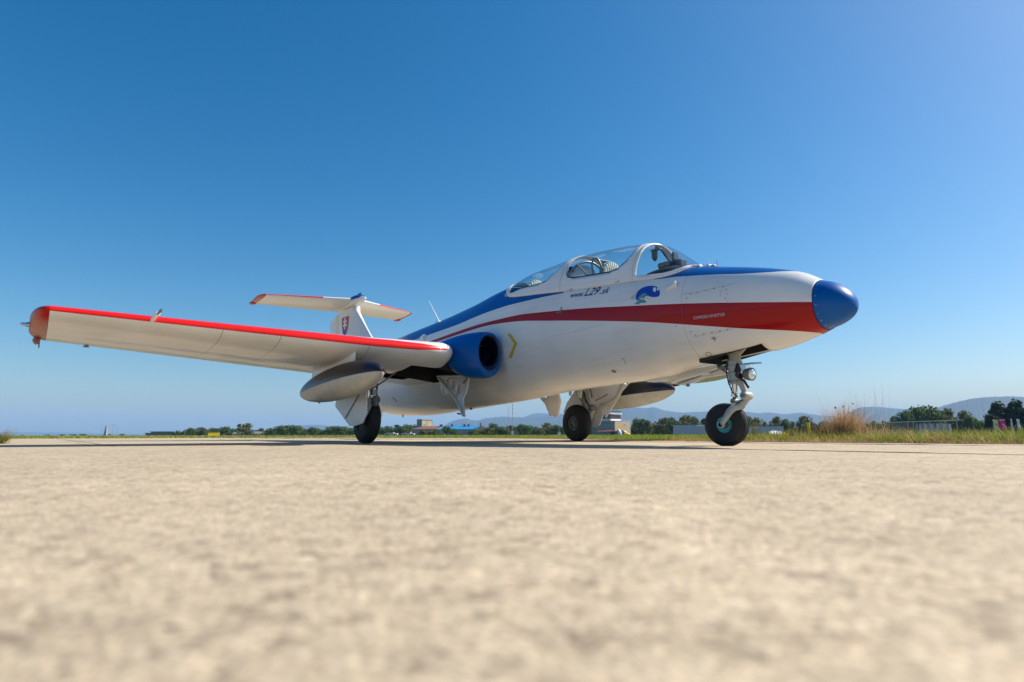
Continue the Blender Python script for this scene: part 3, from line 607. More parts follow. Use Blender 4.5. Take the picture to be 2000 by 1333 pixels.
# control tower: near corner faces the aircraft at px 1201
D = 240; k = D/FP; o, _ = site('control_tower', 1201, D, 'tan control tower, shaded sides painted grey, with dark glazed cab and white sign band', 'control tower', R(42))
LR = 36*k/math.cos(R(42)); LL = 40*k/math.sin(R(42)); HB = hgt(823, D)
bx('wall', o, (LR/2, .1, HB/2), (LR, .2, HB), m_tan); bx('wall', o, (.1, LL/2, HB/2), (.2, LL-.01, HB-.01), m_tang); bx('wall', o, (LR/2, LL-.1, HB/2), (LR, .2, HB-.01), m_tang); bx('wall', o, (LR-.1, LL/2, HB/2), (.2, LL-.02, HB-.02), m_tan)  # left and back walls greyed: their shade is painted into the colour
rf = bx('roof', o, (LR/2, LL/2, HB+.1), (LR+.5, LL+.5, .22), m_trim); bx('frieze', o, (LR/2, -.02, HB-.35), (LR, .06, .6), m_trim)
bx('corner_strip', o, (LR*.76, -.03, HB*.45), (.10, .05, HB*.8), m_trim); bx('corner_strip', o, (LR-.1, -.03, HB*.45), (.2, .06, HB*.9), m_trim)
wn_ = bx('window', o, (LR*.64, -.03, HB*.72), (1.0, .08, .95), m_trim); bx('pane', wn_, (LR*.64, -.08, HB*.74), (.62, .04, .62), m_pane)
for i in range(5):
    y = 1.2+i*2.1; wn_ = bx('window', o, (-.03, y, HB*.66), (.08, 1.1, 1.2), m_trim); bx('pane', wn_, (-.08, y, HB*.66), (.04, .9, 1.0), m_pane)
    wn_ = bx('window', o, (-.03, y, HB*.22), (.08, 1.1, 1.0), m_trim); bx('pane', wn_, (-.08, y, HB*.22), (.04, .9, .8), m_pane)
HC = hgt(804, D)-HB; cx, cy = LR*.22, LL*.42; cw = 24*k/math.cos(R(42))
cab = bx('cab_base', o, (cx+.2, cy, HB+.2+HC*.09), (cw, LL*.62, HC*.18), m_wht); gls = bx('cab_glass', o, (cx+.2, cy, HB+.2+HC*.39), (cw*.98, LL*.60, HC*.42), m_glassd)
for i in range(6): bx('cab_mullion', gls, (cx+.2-cw/2+.1+i*(cw-.2)/5, cy-LL*.30-.05, HB+.2+HC*.39), (.10, .06, HC*.42), m_brown)
sg_ = bx('sign_band', o, (cx+.3, cy, HB+.2+HC*.78), (cw*1.1, LL*.66, HC*.26), m_wht)
for i in range(9):
    xx_ = cx+.3-cw*.5+.35+i*(cw-.4)/9; MB().plate([(xx_, cy-LL*.33-.03, HB+.2+HC*.70), (xx_+.12, cy-LL*.33-.03, HB+.2+HC*.70), (xx_+.28, cy-LL*.33-.03, HB+.2+HC*.86), (xx_+.16, cy-LL*.33-.03, HB+.2+HC*.86)], (0,-1,0), .04).obj('sign_stroke', mat('sign_grey_green', (.25,.36,.30), .6) if i == 0 else bpy.data.materials['sign_grey_green'], sg_, 0)
bx('cab_roof', o, (cx+.3, cy, HB+.25+HC*.95), (cw*1.15, LL*.7, .18), m_roofd)
b = MB()
for i in range(7): b.tube([(cx-cw*.45+i*cw*.15, cy-LL*.25, HB+HC), (cx-cw*.45+i*cw*.15, cy-LL*.25, HB+HC+1.3)], .035, 5)
b.tube([(cx-cw*.45, cy-LL*.25, HB+HC+1.2), (cx+cw*.45, cy-LL*.25, HB+HC+1.2)], .03, 5); b.tube([(cx-cw*.2, cy, HB+HC), (cx-cw*.2, cy, HB+HC+2.2)], .05, 5); b.obj('roof_railing', m_steel, o, 0)
b = MB()
for i in range(6): b.tube([(LR-.3-i*.6, .2, HB+.2), (LR-.3-i*.6, .2, HB+1.0)], .03, 5)
b.tube([(LR-.3, .2, HB+.95), (LR-3.4, .2, HB+.95)], .03, 5); b.obj('terrace_railing', m_steel, o, 0)
# derelict helicopter in front of the tower
D = 120; k = D/FP; o, _ = site('derelict_helicopter', 1195, D, 'derelict helicopter with rust-red tail boom, white cabin and yellow nose before the tower', 'helicopter')
X = lambda px: (px-1195)*k; Z_h = lambda py: hgt(py, D)
b = MB(); b.tube([(X(1165),0,Z_h(843)),(X(1178),0,Z_h(843)),(X(1196),0,Z_h(842.5))], [.14,.18,.27], 10); b.obj('tail_boom', mat('rust_red_paint', (.42,.14,.08), .7, nvar=.2, nscale=2), o, 50)
b = MB(); b.plate([(X(1166),0,Z_h(844)),(X(1171),0,Z_h(843)),(X(1163.5),0,Z_h(834)),(X(1160),0,Z_h(834.5))], (0,1,0), .1); b.obj('tail_fin', bpy.data.materials['rust_red_paint'], o, 0)
b = MB(); b.lathe([(-.06,0),(-.06,.24),(.06,.24),(.06,0)], (X(1163.5), -.1, Z_h(833)), (0,1,0), 16); b.obj('tail_rotor_hub', m_steel, o)
b = MB(); b.box((X(1169),-.05,Z_h(842)), (.45,.3,.14)); b.obj('tail_band', m_yelp, o)
b = MB(); b.lathe([(-.9,0),(-.8,.35),(-.2,.52),(.5,.5),(.9,.3),(1.0,0)], (X(1201), 0, Z_h(846)), (1,0,.0), 14); b.obj('fuselage', m_roofd, o, 60)
b = MB(); b.lathe([(-.8,0),(-.7,.26),(-.2,.42),(.5,.40),(.75,.2),(.8,0)], (X(1209), -.35, Z_h(845.5)), (.30,0,-1), 16); b.obj('white_cabin_panel', m_wht, o, 60)
b = MB(); b.lathe([(-.7,0),(-.6,.3),(-.1,.42),(.4,.3),(.5,0)], (X(1219), -.1, Z_h(844.5)), (1,0,-.35), 14); b.obj('canopy', m_steel, o, 60)
b = MB(); b.lathe([(-.55,0),(-.5,.25),(-.1,.34),(.4,.27),(.62,.1),(.65,0)], (X(1223), -.45, Z_h(848)), (1,0,0), 16); b.obj('nose', m_yelp, o, 60)
b = MB(); b.box((X(1202),-.6,Z_h(847)), (.55,.1,.12)); b.obj('lime_panel', mat('lime_panel', (.55,.6,.25), .6), o)
# blue-roofed hall with brown wing and tan tower block
D = 260; k = D/FP; o, _ = site('blue_roofed_hall', 905, D, 'long low hall with bright blue sheet roof and brick chimneys beyond the field', 'hall')
X = lambda px: (px-905)*k; Zb = lambda py: hgt(py, D)
bx('wall', o, (X(888), 4, Zb(838)/2), (X(928)-X(848), .3, Zb(838)), m_tang)
b = MB(); b.add([(X(850),3.6,Zb(838)),(X(927),3.6,Zb(837.5)),(X(936),9,Zb(830.5)),(X(868),9,Zb(830.5)),(X(862),3.6,Zb(837.5)-.15)], [(0,1,2,3)]); rf = b.obj('roof', m_broof, o, 0); rf.modifiers.new('t', 'SOLIDIFY').thickness = .15
for px, w_ in ((879,4),(904,4.5),(912.5,4)): bx('chimney', rf, (X(px), 8.2, Zb(830)), (w_*k, .8, 1.0), m_brick)
b = MB(); b.plate([(X(920),3.7,Zb(838)),(X(938),3.7,Zb(831.5)),(X(941),3.7,Zb(831.5)),(X(958),3.7,Zb(838.5)),(X(950),3.7,Zb(840.5)),(X(922),3.7,Zb(840.5))], (0,1,0), .4); b.obj('gable', m_cream, o, 0)
b = MB(); b.lathe([(0,.5),(.02,.5),(.02,.38),(0,.38)], (X(937), 3.66, Zb(835)), (0,-1,0), 16); b.obj('gable_ring', m_brick, o)
bx('chimney', o, (X(937), 4.2, Zb(829)), (.45, .45, 1.6), m_brick)
bx('wall', o, (X(937), 4.0, Zb(840)/2), (X(950)-X(925), .5, Zb(840)-.05), m_tang)
o, _ = site('brown_roofed_wing', 832, D, 'low brown-roofed building joined to the tan tower block', 'building')
X = lambda px: (px-832)*k
bx('wall', o, (X(828), 4, Zb(837.5)/2), (X(856)-X(801), .3, Zb(837.5)), m_tang)
b = MB(); b.add([(X(800),3.6,Zb(837.5)),(X(850),3.6,Zb(837.5)),(X(860),8.5,Zb(831.5)),(X(820),8.5,Zb(831.5))], [(0,1,2,3)]); rf = b.obj('roof', m_brown, o, 0); rf.modifiers.new('t', 'SOLIDIFY').thickness = .15
bx('chimney', rf, (X(857), 8.2, Zb(830.2)), (6*k, .8, .9), m_brick)
o, _ = site('tower_block', 823.5, D+8, 'square tan flat-topped tower block, shaded sides painted grey, rising behind the brown roof', 'building', R(38)); HH = hgt(818.5, D); w1 = 19*k/math.cos(R(38)); w2 = 12.5*k/math.sin(R(38))
bx('wall', o, (w1/2,.1,HH/2), (w1,.2,HH), m_cream); bx('wall', o, (.1,w2/2+.1,HH/2), (.2,w2,HH-.01), m_tang); bx('wall', o, (w1/2,w2,HH/2), (w1,.2,HH-.02), m_tang); bx('wall', o, (w1-.1,w2/2,HH/2), (.2,w2,HH-.03), m_cream)  # left and back faces of the tan block take grey as painted-in shade
rf = bx('roof', o, (w1/2,w2/2,HH+.1), (w1+.4,w2+.4,.2), m_trim); bx('drainpipe', o, (w1*.5,-.06,HH*.5), (.12,.1,HH*.98), m_trim)
for zf in (.86,.70):
    for yf in (.3,.7): bx('window', o, (-.03,w2*yf,HH*zf), (.08,.5,.5), m_pane)
bx('window', o, (w1*.22,-.03,HH*.66), (.4,.08,.6), m_pane)
# white low sheds by the nose wheel
o, _ = site('white_shed', 1352, 190, 'long low grey-white container shed left of the nose wheel', 'shed'); k = 190/FP; X = lambda px: (px-1352)*k; H1 = hgt(831, 190)
bx('wall', o, (X(1355),1,H1/2), ((1395-1322)*k,.3,H1), mat('pale_grey_cladding', (.40,.44,.50), .6, nvar=.08, nscale=1)); bx('roof', o, (X(1355),2.6,H1+.06), ((1397-1321)*k,3.6,.14), m_steel); bx('side_wall', o, (X(1322.2)+.1,2.6,H1/2), (.2,3,H1-.02), m_wht)
bx('roof_sheet', o, (X(1378),1.2,H1-.1), ((1394-1362)*k,1.0,.42), m_wht); bx('base_plinth', o, (X(1355),.82,.35), ((1393-1324)*k,.06,.08), m_trim)
for i in range(5): bx('cladding_joint', o, (X(1335+i*12),.84,H1*.5), (.06,.05,H1*.85), m_trim)
o, _ = site('grey_shed', 1497, 190, 'low blue-grey shed with white clutter before it, right of the nose wheel', 'shed'); X = lambda px: (px-1497)*k; H1 = hgt(833.5, 190)
bx('wall', o, (X(1497),1,H1/2), ((1530-1458)*k,.3,H1), bpy.data.materials['pale_grey_cladding']); bx('roof', o, (X(1497),2.4,H1+.05), ((1531-1457)*k,3.2,.14), m_steel)
o, _ = site('tarpaulin', 1516, 170, 'crumpled white tarpaulin heap in front of the low blue-grey shed', 'tarpaulin'); b = MB(); k = 170/FP
pts = []; 
for i in range(15):
    for j in range(7): pts.append(((i/14-.5)*24*k, j*.4, max(.0, hgt(839.5,170)*(math.sin(math.pi*j/6))**.7*(.7+.5*noise.noise(Vector((i*.7, j, 2)))))))
b.add(pts, [(i*7+j, (i+1)*7+j, (i+1)*7+j+1, i*7+j+1) for i in range(14) for j in range(6)]).obj('sheet', m_wht, o, 40)
# open shed on the right
D = 130; k = D/FP; o, _ = site('open_shed', 1815, D, 'long open-fronted shed with thin pale metal roof before the big trees on the right', 'shed'); X = lambda px: (px-1815)*k; Zs = lambda py: hgt(py, D)
b = MB(); b.add([(X(1752),0,Zs(825)),(X(1884),0,Zs(820.6)),(X(1880),4,Zs(821.6)),(X(1760),4,Zs(825))], [(0,1,2,3)]); rf = b.obj('roof', m_wht, o, 0); rf.modifiers.new('t', 'SOLIDIFY').thickness = .12
bx('back_wall', o, (X(1818),3.6,Zs(826)/2), (X(1872)-X(1764),.1,Zs(826)), m_steel)
for i in range(11): bx('post', o, (X(1765+i*10.7),.2,Zs(826.3-i*.35)/2), (.09,.09,Zs(826.3-i*.35)), m_trim if i % 3 else m_roofd)
for i in range(12): bx('panel', o, (X(1800+i*6),1.4,Zs(828)/2), (5.4*k,.06,Zs(828)-.1), m_wht if i % 2 else m_steel)
# left: long low buildings, yellow box
D = 330; k = D/FP; o, _ = site('long_low_building', 345, D, 'very long low grey building with a raised glazed storey, left of the yellow box', 'building'); X = lambda px: (px-345)*k; Zl = lambda py: hgt(py, D)
bx('wall', o, (X(345),1,Zl(844.8)/2), (X(408)-X(282),.4,Zl(844.8)), mat('weathered_wall', (.30,.25,.19), .85, nvar=.2, nscale=.3)); bx('roof', o, (X(345),3,Zl(844.6)), (X(409)-X(281),5,.25), m_roofd)
u_ = bx('upper_storey', o, (X(313),3,(Zl(845)+Zl(842))/2), (X(336)-X(289),2,Zl(842)-Zl(845)), m_tang); bx('upper_roof', u_, (X(313),3,Zl(841.6)), (X(337)-X(288),3,.2), m_trim)
for i in range(9): bx('pane', u_, (X(292+i*4.8),1.95,Zl(843.6)), (3.4*k,.06,.35), m_pane)
for i in range(12): bx('window', o, (X(290+i*9.6),.77,Zl(847.2)), (3.0*k,.06,.3), m_pane)
o, _ = site('striped_house', 479, 300, 'low cream house with grey roof and small windows right of the yellow box', 'house'); k = 300/FP; X = lambda px: (px-479)*k; Zl = lambda py: hgt(py, 300)
bx('wall', o, (X(479),1,Zl(846)/2), (X(507)-X(452),.4,Zl(846)), m_cream)
b = MB(); b.add([(X(450),.7,Zl(846)),(X(507.5),.7,Zl(846)),(X(506.5),4,Zl(841.6)),(X(452),4,Zl(841.6))], [(0,1,2,3)]); rf = b.obj('roof', mat('grey_roof_tiles', (.22,.19,.17), .85, nvar=.2, nscale=1), o, 0); rf.modifiers.new('t', 'SOLIDIFY').thickness = .15
for i in range(9): bx('window', o, (X(456+i*5.4),.77,Zl(847.3)), (2.2*k,.06,.5), m_pane)
bx('chimney', rf, (X(506),3.6,Zl(842.3)), (.3,.3,.7), m_brick)
o, _ = site('yellow_box', 417, 95, 'bright yellow rectangular airfield sign box standing in the grass', 'sign box', R(28)); k = 95/FP
bx('box', o, (0,0,hgt(846.4,95)), (20.5*k,.12,7.2*k), mat('signal_yellow', (.85,.62,.005), .5), .02); bx('frame', o, (0,-.08,hgt(842.9,95)+.01), (20.8*k,.04,.03), mat('box_edge_yellow', (.55,.40,.01), .5)); bx('leg', o, (-6*k,0,.06), (.05,.05,.25), m_steel); bx('leg', o, (6*k,0,.06), (.05,.05,.25), m_steel)
# cars glimpsed over the grass, a beacon, a cabinet
for i, (px, lab) in enumerate(((764,'white car roof above the grass just right of the starboard wheel'),(797,'white car roof above the grass left below the tan tower block'))):
    o, _ = site('parked_car', px, 210, lab, 'car', 0, 'cars glimpsed above the grass'); b = MB()
    prof = [(-2.1,.35),(-2.1,.75),(-1.5,.85),(-1.0,1.25),(.7,1.28),(1.3,.9),(2.1,.8),(2.15,.35)]
    b.plate([(x_, -.8, z_*.75) for x_, z_ in prof], (0,1,0), 1.6); cb = b.obj('body', m_wht, o, 0, .04); bx('side_window', o, (-.1,-.82,.78), (1.6,.03,.26), m_glassd)
    for x_ in (-1.3, 1.3): MB().lathe([(0,0),(0,.3),(.2,.3),(.2,0)], (x_,-.84,.28), (0,1,0), 14).obj('wheel', m_rubber, o, 40)
o, _ = site('beacon', 868, 80, 'small orange and yellow beacon lamp in the grass below the blue roof', 'beacon'); b = MB(); b.tube([(0,0,0),(0,0,.12)], .09, 12); b.obj('foot', m_yelp, o); b = MB(); b.lathe([(0,.06),(.08,.07),(.15,.04),(.17,0)], (0,0,.12), (0,0,1), 12); b.obj('lamp', mat('amber_lens', (.7,.2,.01), .3), o, 60)
o, _ = site('white_cabinet', 1092, 95, 'small white equipment cabinet in the grass left of the port wheel', 'cabinet'); bx('cabinet_body', o, (0,0,.28), (.42,.3,.55), m_wht, .02); bx('cabinet_roof', o, (0,0,.57), (.48,.36,.04), m_steel)
# masts
def mast(px, top, D, lab, r, striped=False, head=None):
    o, _ = site('radio_mast' if head is None else 'street_lamp', px, D, lab, 'mast' if head is None else 'street lamp', 0, 'masts on the far side' if head is None else 'lamp posts on the left horizon'); H = hgt(top, D)
    MB().tube([(0,0,0),(0,0,H)], [r, r*.6], 8).obj('pole', m_steel, o, 60)
    if striped:
        for i in range(5): MB().tube([(0,0,H*(.97-.055*i)),(0,0,H*(.945-.055*i))], r*2.0, 8).obj('insulator', m_trim if i % 2 else m_steel, o)
        bx('base_box', o, (0,0,.4), (.5,.4,.8), m_wht)
    if head:
        for s in ((-1,) if head == 1 else (-1, 1)): MB().tube([(0,0,H-.05),(s*.6,0,H+.25),(s*1.2,0,H+.2)], [.06,.05,.12], 6).obj('lamp_head', m_trim, o)
mast(1001, 789, 110, 'taller white mast with ringed top seen under the belly, right of the pair', .05, True); mast(992.5, 794, 110, 'thin dark mast just left of the ringed mast under the belly', .035); mast(1092, 803, 130, 'thin grey mast just left of the port wheel', .035)
mast(197.5, 824.5, 300, 'single-arm lamp post leftmost of the group on the left horizon', .12, head=1); mast(219.5, 828.5, 300, 'double-arm lamp post in the group on the left horizon', .12, head=2); mast(228, 831.5, 300, 'shortest single-arm lamp post, rightmost on the left horizon', .12, head=1)
o, _ = site('pale_obelisk', 206, 320, 'hazy white tapering tower between the lamp posts on the left horizon', 'tower'); b = MB(); HH = hgt(829, 320); b.loft([[(-w_,-w_,z_),(w_,-w_,z_),(w_,w_,z_),(-w_,w_,z_)] for w_, z_ in ((.75,0),(.45,HH*.55),(.15,HH))], caps=True); b.obj('shaft', mat('haze_tinted_grey', (.35,.38,.42), .7), o, 0)  # grey-blue tint puts the distance haze into the tower's own colour
b = MB(); b.tube([(.95,0,0),(.95,0,HH*1.02)], .1, 6); b.obj('antenna_pole', m_steel, o)
# flags on the right
m_pink = mat('pink_banner_cloth', (.72,.03,.20), .7); m_cry = mat('pale_yellow_banner_cloth', (.68,.66,.48), .7); m_whb = mat('white_banner_cloth', (.72,.74,.76), .7); m_lil = mat('lilac_print', (.30,.30,.55), .6); m_yst = mat('yellow_stripe_print', (.75,.65,.25), .6)
D = 60; k = D/FP
for px, w_, m_, top_, lab, extra in ((1946,10,m_cry,820.5,'cream banner flag with yellow stripes and lilac emblem','s'),(1959,11.5,m_pink,820,'bright pink banner flag with white top edge','p'),(1977,3.2,m_whb,819,'very narrow white banner flag turned nearly edge-on, third from the left',''),(1990.5,5.5,m_whb,819.5,'white banner flag at the far right of the four','')):
    o, _ = site('banner_flag', px, D, lab, 'banner flag', 0, 'banner flags in the grass at the right'); H0 = hgt(841, D); H1 = hgt(top_, D); w0 = w_*k; v = []; f = []
    for j in range(9):
        z = H0+(H1-H0)*j/8; x0_ = -w0/2+(1-j/8)*2.6*k
        for i in range(5): v.append((x0_+w0*i/4, .05*math.sin(i*1.5+j*.6), z))
    f = [(j*5+i, j*5+i+1, j*5+i+6, j*5+i+5) for j in range(8) for i in range(4)]
    cl_ = MB().add(v, f).obj('cloth', m_, o, 60)
    MB().tube([(-w0/2+3.4*k+w0,0,-.1),(-w0/2+w0+2.6*k,0,H0),(-w0/2+w0+.2*k,0,H1+.05)], .012, 6).obj('pole', m_steel, o)
    def strip(nm, xa, xb, za, zb, mm): 
        r1 = [( -w0/2+(1-q)*2.6*k+w0*xx_, -.07, H0+(H1-H0)*q) for q, xx_ in ((za,xa),(za,xb),(zb,xb),(zb,xa))]; MB().add(r1, [(0,1,2,3)]).obj(nm, mm, cl_, 0)
    if extra == 's': strip('stripe',.08,.28,.02,.98,m_yst); strip('stripe',.62,.85,.02,.98,m_yst); strip('emblem',.38,.8,.42,.64,m_lil)
    if extra == 'p': strip('white_band',.05,.95,.93,.99,m_whb); strip('emblem',.4,.65,.48,.60,m_whb); strip('emblem',.42,.6,.34,.40,m_whb)
# ---- air
hz = MB().box((0,0,150), (24000,24000,330)); hz.v = [(x, y, -1.2 if z < 0 else z) for x, y, z in hz.v]; hz = hz.obj('haze', None, None, 0); hz['kind'] = 'stuff'
m_haze = bpy.data.materials.new('haze_air'); m_haze.use_nodes = True; t = m_haze.node_tree; t.nodes.clear(); pv = t.nodes.new('ShaderNodeVolumePrincipled'); pv.inputs['Color'].default_value = (.34,.60,1,1); pv.inputs['Density'].default_value = .00011; pv.inputs['Anisotropy'].default_value = .0
ou = t.nodes.new('ShaderNodeOutputMaterial'); t.links.new(pv.outputs[0], ou.inputs['Volume']); hz.data.materials.append(m_haze)
# ================================================================== THE JET
jet = tag(empty('jet_aircraft'), 'white, blue and red jet trainer with bubble canopy and T-tail parked on three wheels', 'jet aircraft')

# sill of the cockpit opening (lower edge of the canopy frame)
SILL = [(-2.98,1.985),(-2.93,1.95),(-2.85,1.86),(-2.76,1.79),(-2.646,1.745),(-2.35,1.712),(-2.076,1.685),(-1.65,1.640),(-1.5,1.628),(-.936,1.590),(-.684,1.574),(-.45,1.555),(-.368,1.552),(-.25,1.562),(-.19,1.585),(-.145,1.62),(-.118,1.648)]
fS = curve([p[0] for p in SILL][::-1], [p[1] for p in SILL][::-1])
def fus_mesh():
    xs = sorted(set([round(-8.7+.06*i, 4) for i in range(int(9.7/.06)+1)]+[-2.98,-.118,-.13,-.15,-.18,-.22,-2.95,-2.9,1.0,.97]), reverse=True)
    xs = [x for x in xs if x <= .975]; NA = 28; v = []; rows = []
    for x in xs:
        op = -2.98 < x < -.118; ts = ang_at(x, fS(x)) if op else math.pi/2
        lower = [-math.pi/2+(math.pi/2)*i/NA for i in range(NA)]; upper = [ts*i/NA for i in range(NA+1)]
        half = lower+upper; row = []
        pts = [sect(x, a) for a in half]
        other = [Vector((p.x, -p.y, p.z)) for p in pts]
        row = pts[::-1]+other[1:] if False else pts
        i0 = len(v); v += pts; v += other; rows.append((i0, len(pts)))
    f = []
    for (a, n), (b, _) in zip(rows[:-1], rows[1:]):
        for k in range(n-1):
            f.append((a+k, a+k+1, b+k+1, b+k)); f.append((a+n+k, b+n+k, b+n+k+1, a+n+k+1))
    me = bpy.data.meshes.new('fuselage'); me.from_pydata(v, [], f)
    bm = bmesh.new(); bm.from_mesh(me); bmesh.ops.remove_doubles(bm, verts=bm.verts, dist=.0004)
    # nose wheel bay and tail pipe opening
    def cut(planes, test):
        for co, no in planes:
            bmesh.ops.bisect_plane(bm, geom=bm.verts[:]+bm.edges[:]+bm.faces[:], plane_co=co, plane_no=no)
        bmesh.ops.delete(bm, geom=[q for q in bm.faces if test(q.calc_center_median())], context='FACES')
    cut([((-.12,0,0),(1,0,0)),((.50,0,0),(1,0,0)),((0,.17,0),(0,1,0)),((0,-.17,0),(0,1,0))], lambda c: -.12 < c.x < .50 and abs(c.y) < .17 and c.z < 1.0)
    cut([((-2.78,0,0),(1,0,0)),((-4.3,0,0),(1,0,0)),((0,0,.94),(0,0,1)),((0,0,1.19),(0,0,1))], lambda c: -4.3 < c.x < -2.78 and .94 < c.z < 1.19)
    bmesh.ops.recalc_face_normals(bm, faces=bm.faces); bm.to_mesh(me); bm.free(); return me
fus = link('fuselage', fus_mesh(), m_fus, jet, 40)
sol = fus.modifiers.new('skin', 'SOLIDIFY'); sol.thickness = .012; sol.offset = -1

# nose bay liner
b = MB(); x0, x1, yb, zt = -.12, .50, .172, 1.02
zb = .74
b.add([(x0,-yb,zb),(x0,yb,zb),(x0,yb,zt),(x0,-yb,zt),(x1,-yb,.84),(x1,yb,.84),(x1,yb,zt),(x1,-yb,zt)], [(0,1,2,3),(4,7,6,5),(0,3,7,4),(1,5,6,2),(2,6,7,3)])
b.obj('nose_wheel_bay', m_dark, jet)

# nose cone
rings = []
for i in range(26):
    u = math.sin(math.pi/2*i/25); x = .975+(XT-.975)*(u if i < 25 else 1.0)
    rings.append([sect(x, -math.pi+2*math.pi*k/64)*1.0 for k in range(64)])
b = MB().loft(rings); nc = b.obj('nose_cone', m_blue, jet, 60)
for i, v in enumerate(nc.data.vertices): pass
b = MB()
for k in range(18):
    p = sect(.995, -math.pi+2*math.pi*(k+.5)/18); c = Vector((.995, 0, 1.11)); n = (p-c).normalized()
    b.lathe([(0,.004),(.002,.004),(.003,.002),(.003,0)], p-n*.001, n, 8)
b.obj('cone_screw', m_alu, nc)['kind'] = 'stuff'

# exhaust
b = MB(); b.lathe([(0,.255),(-.12,.245),(-.12,.225),(.5,.2),(.5,0)], (-8.72,0,1.24), (1,0,0), 32).obj('exhaust_nozzle', m_greyd, jet)

# ---- canopy shell: u = x of the base, s = 0 near (starboard) sill .. 1 crown .. 2 port sill
CT = [(-2.98,2.045),(-2.65,2.075),(-2.5,2.085),(-2.1,2.098),(-1.85,2.112),(-1.5,2.105),(-1.1,2.080),(-.8,2.038),(-.66,2.005),(-.58,1.975),(-.5,1.925),(-.4,1.850),(-.3,1.765),(-.25,1.727),(-.18,1.680),(-.118,1.648)]
fC = curve([p[0] for p in CT][::-1], [p[1] for p in CT][::-1])
XR = -2.646
def canopy(u, s, off=0.0):
    def pos(u, s):
        a = math.pi/2*s; sn = math.sin(a); cs = math.cos(a)
        p0 = sect(u, ang_at(u, fS(u))); ye, zs = p0.y, p0.z
        xa = u
        if u < -2.2: k = (-2.2-u)/(-2.2-XR); xa = u-k*k*.33
        x = u+(xa-u)*sn**1.5; zt = fC(xa)
        y = -ye*math.copysign(abs(cs)**.93, cs); z = zs+(zt-zs)*max(0, sn)**.96
        if u < -2.2:
            k = ((-2.2-u)/(-2.2-XR))**3; tt, bb, w = tbw(x); zm = bb+(tt-bb)*.52
            zf = zm+(tt-zm)*max(0, 1-(abs(y)/w)**NE)**(1/NE)+.012; z = z+(max(zf, z*.0)-z)*k*(1-abs(s-1)**3*0)
        return Vector((x, y, z))
    p = pos(u, s)
    if off:
        e = .004; du = pos(min(u+e, -.119), s)-pos(max(u-e, XR), s); dv = pos(u, min(2, s+e))-pos(u, max(0, s-e))
        n = du.cross(dv); n = n.normalized() if n.length > 1e-12 else Vector((0,0,1))
        if n.z < 0 and abs(n.z) > .3: n = -n
        elif n.y*p.y < 0: n = -n
        p = p+n*off
    return p
# window outlines in (u, s); the far side mirrors the near one
def wring(lo):     # lo: near-side lower edge from rear to front, first/last are where it runs over the crown
    return lo+[(u, 2-s) for (u, s) in lo[::-1]]
WR = wring([(-2.60,.9),(-2.60,.30),(-2.585,.20),(-2.55,.17),(-2.3,.165),(-2.08,.17),(-1.96,.19),(-1.88,.28),(-1.80,.40),(-1.765,.52),(-1.755,.9)])
WM = wring([(-1.665,.9),(-1.66,.40),(-1.64,.27),(-1.60,.20),(-1.52,.17),(-1.3,.165),(-1.0,.165),(-.90,.20),(-.82,.30),(-.775,.42),(-.752,.9)])
WF = wring([(-.668,.9),(-.668,.5),(-.672,.2),(-.675,.10),(-.655,.075),(-.5,.075),(-.36,.09),(-.27,.13),(-.2,.22),(-.165,.40),(-.155,.9)])
def frame_part(name, u0, u1, win, off=.006):
    v, f = patch([[(u0, 0), (u1, 0), (u1, 2), (u0, 2)], win], lambda a, b: canopy(a, b, off), .05, .03)
    o = MB().add(v, f).obj(name, m_white, jet, 60); sm = o.modifiers.new('thick', 'SOLIDIFY'); sm.thickness = .016; sm.offset = -1; return o
frame_part('canopy_frame', XR, -1.705, WR); frame_part('canopy_frame', -1.70, -.715, WM); frame_part('windscreen_frame', -.71, -.119, WF)
def glass_part(name, u0, u1):
    n = 26; rings = [[canopy(u0+(u1-u0)*i/n, 2*k/40, -.003) for k in range(41)] for i in range(n+1)]
    o = MB().loft(rings, closed=False).obj(name, m_glass, jet, 180); return o
glass_part('canopy_glass', -2.64, -1.72); glass_part('canopy_glass', -1.69, -.75); glass_part('windscreen', -.70, -.135)
# dark sealing lip round each window, near and far
for w in (WR, WM):
    cc = [(sum(p[0] for p in w)/len(w)), 1.0]
    inner = [(cc[0]+(u-cc[0])*.983, cc[1]+(s-cc[1])*.972) for u, s in w]
    v, f = patch([w, inner], lambda a, b: canopy(a, b, .002), .05, .03)
    MB().add(v, f).obj('window_seal', m_seal, jet, 180)
# screws along the frames
b = MB()
def scr(u, s, r=.0035):
    p = canopy(u, s, .006); q = canopy(u, s, .012); n = (q-p).normalized(); b.lathe([(0,r),(.0015,r),(.0015,0)], p, n, 6)
for s in np.linspace(.08, 1.9, 40): scr(-.69, s); scr(-.74, s)
for s in np.linspace(.1, .9, 12): scr(-1.69, s); scr(-1.72, s)
for u in np.linspace(-2.5, -.85, 40): scr(u, .07)
for u in np.linspace(-.62, -.22, 14): scr(u, .03)
b.obj('frame_screw', m_greyd, jet)['kind'] = 'stuff'
# hinges at the sill
for (px, py) in ((1115, 568), (1207, 553)):
    u, z = hit(px, py); p = side(u, z, .01); b = MB()
    b.tube([p+Vector((-.035,0,.0)), p+Vector((.03,0,.004))], .009, 8); b.tube([p+Vector((-.012,0,-.02)), p+Vector((.012,-.006,.012))], .006, 8)
    b.obj('hinge', m_alu, jet)

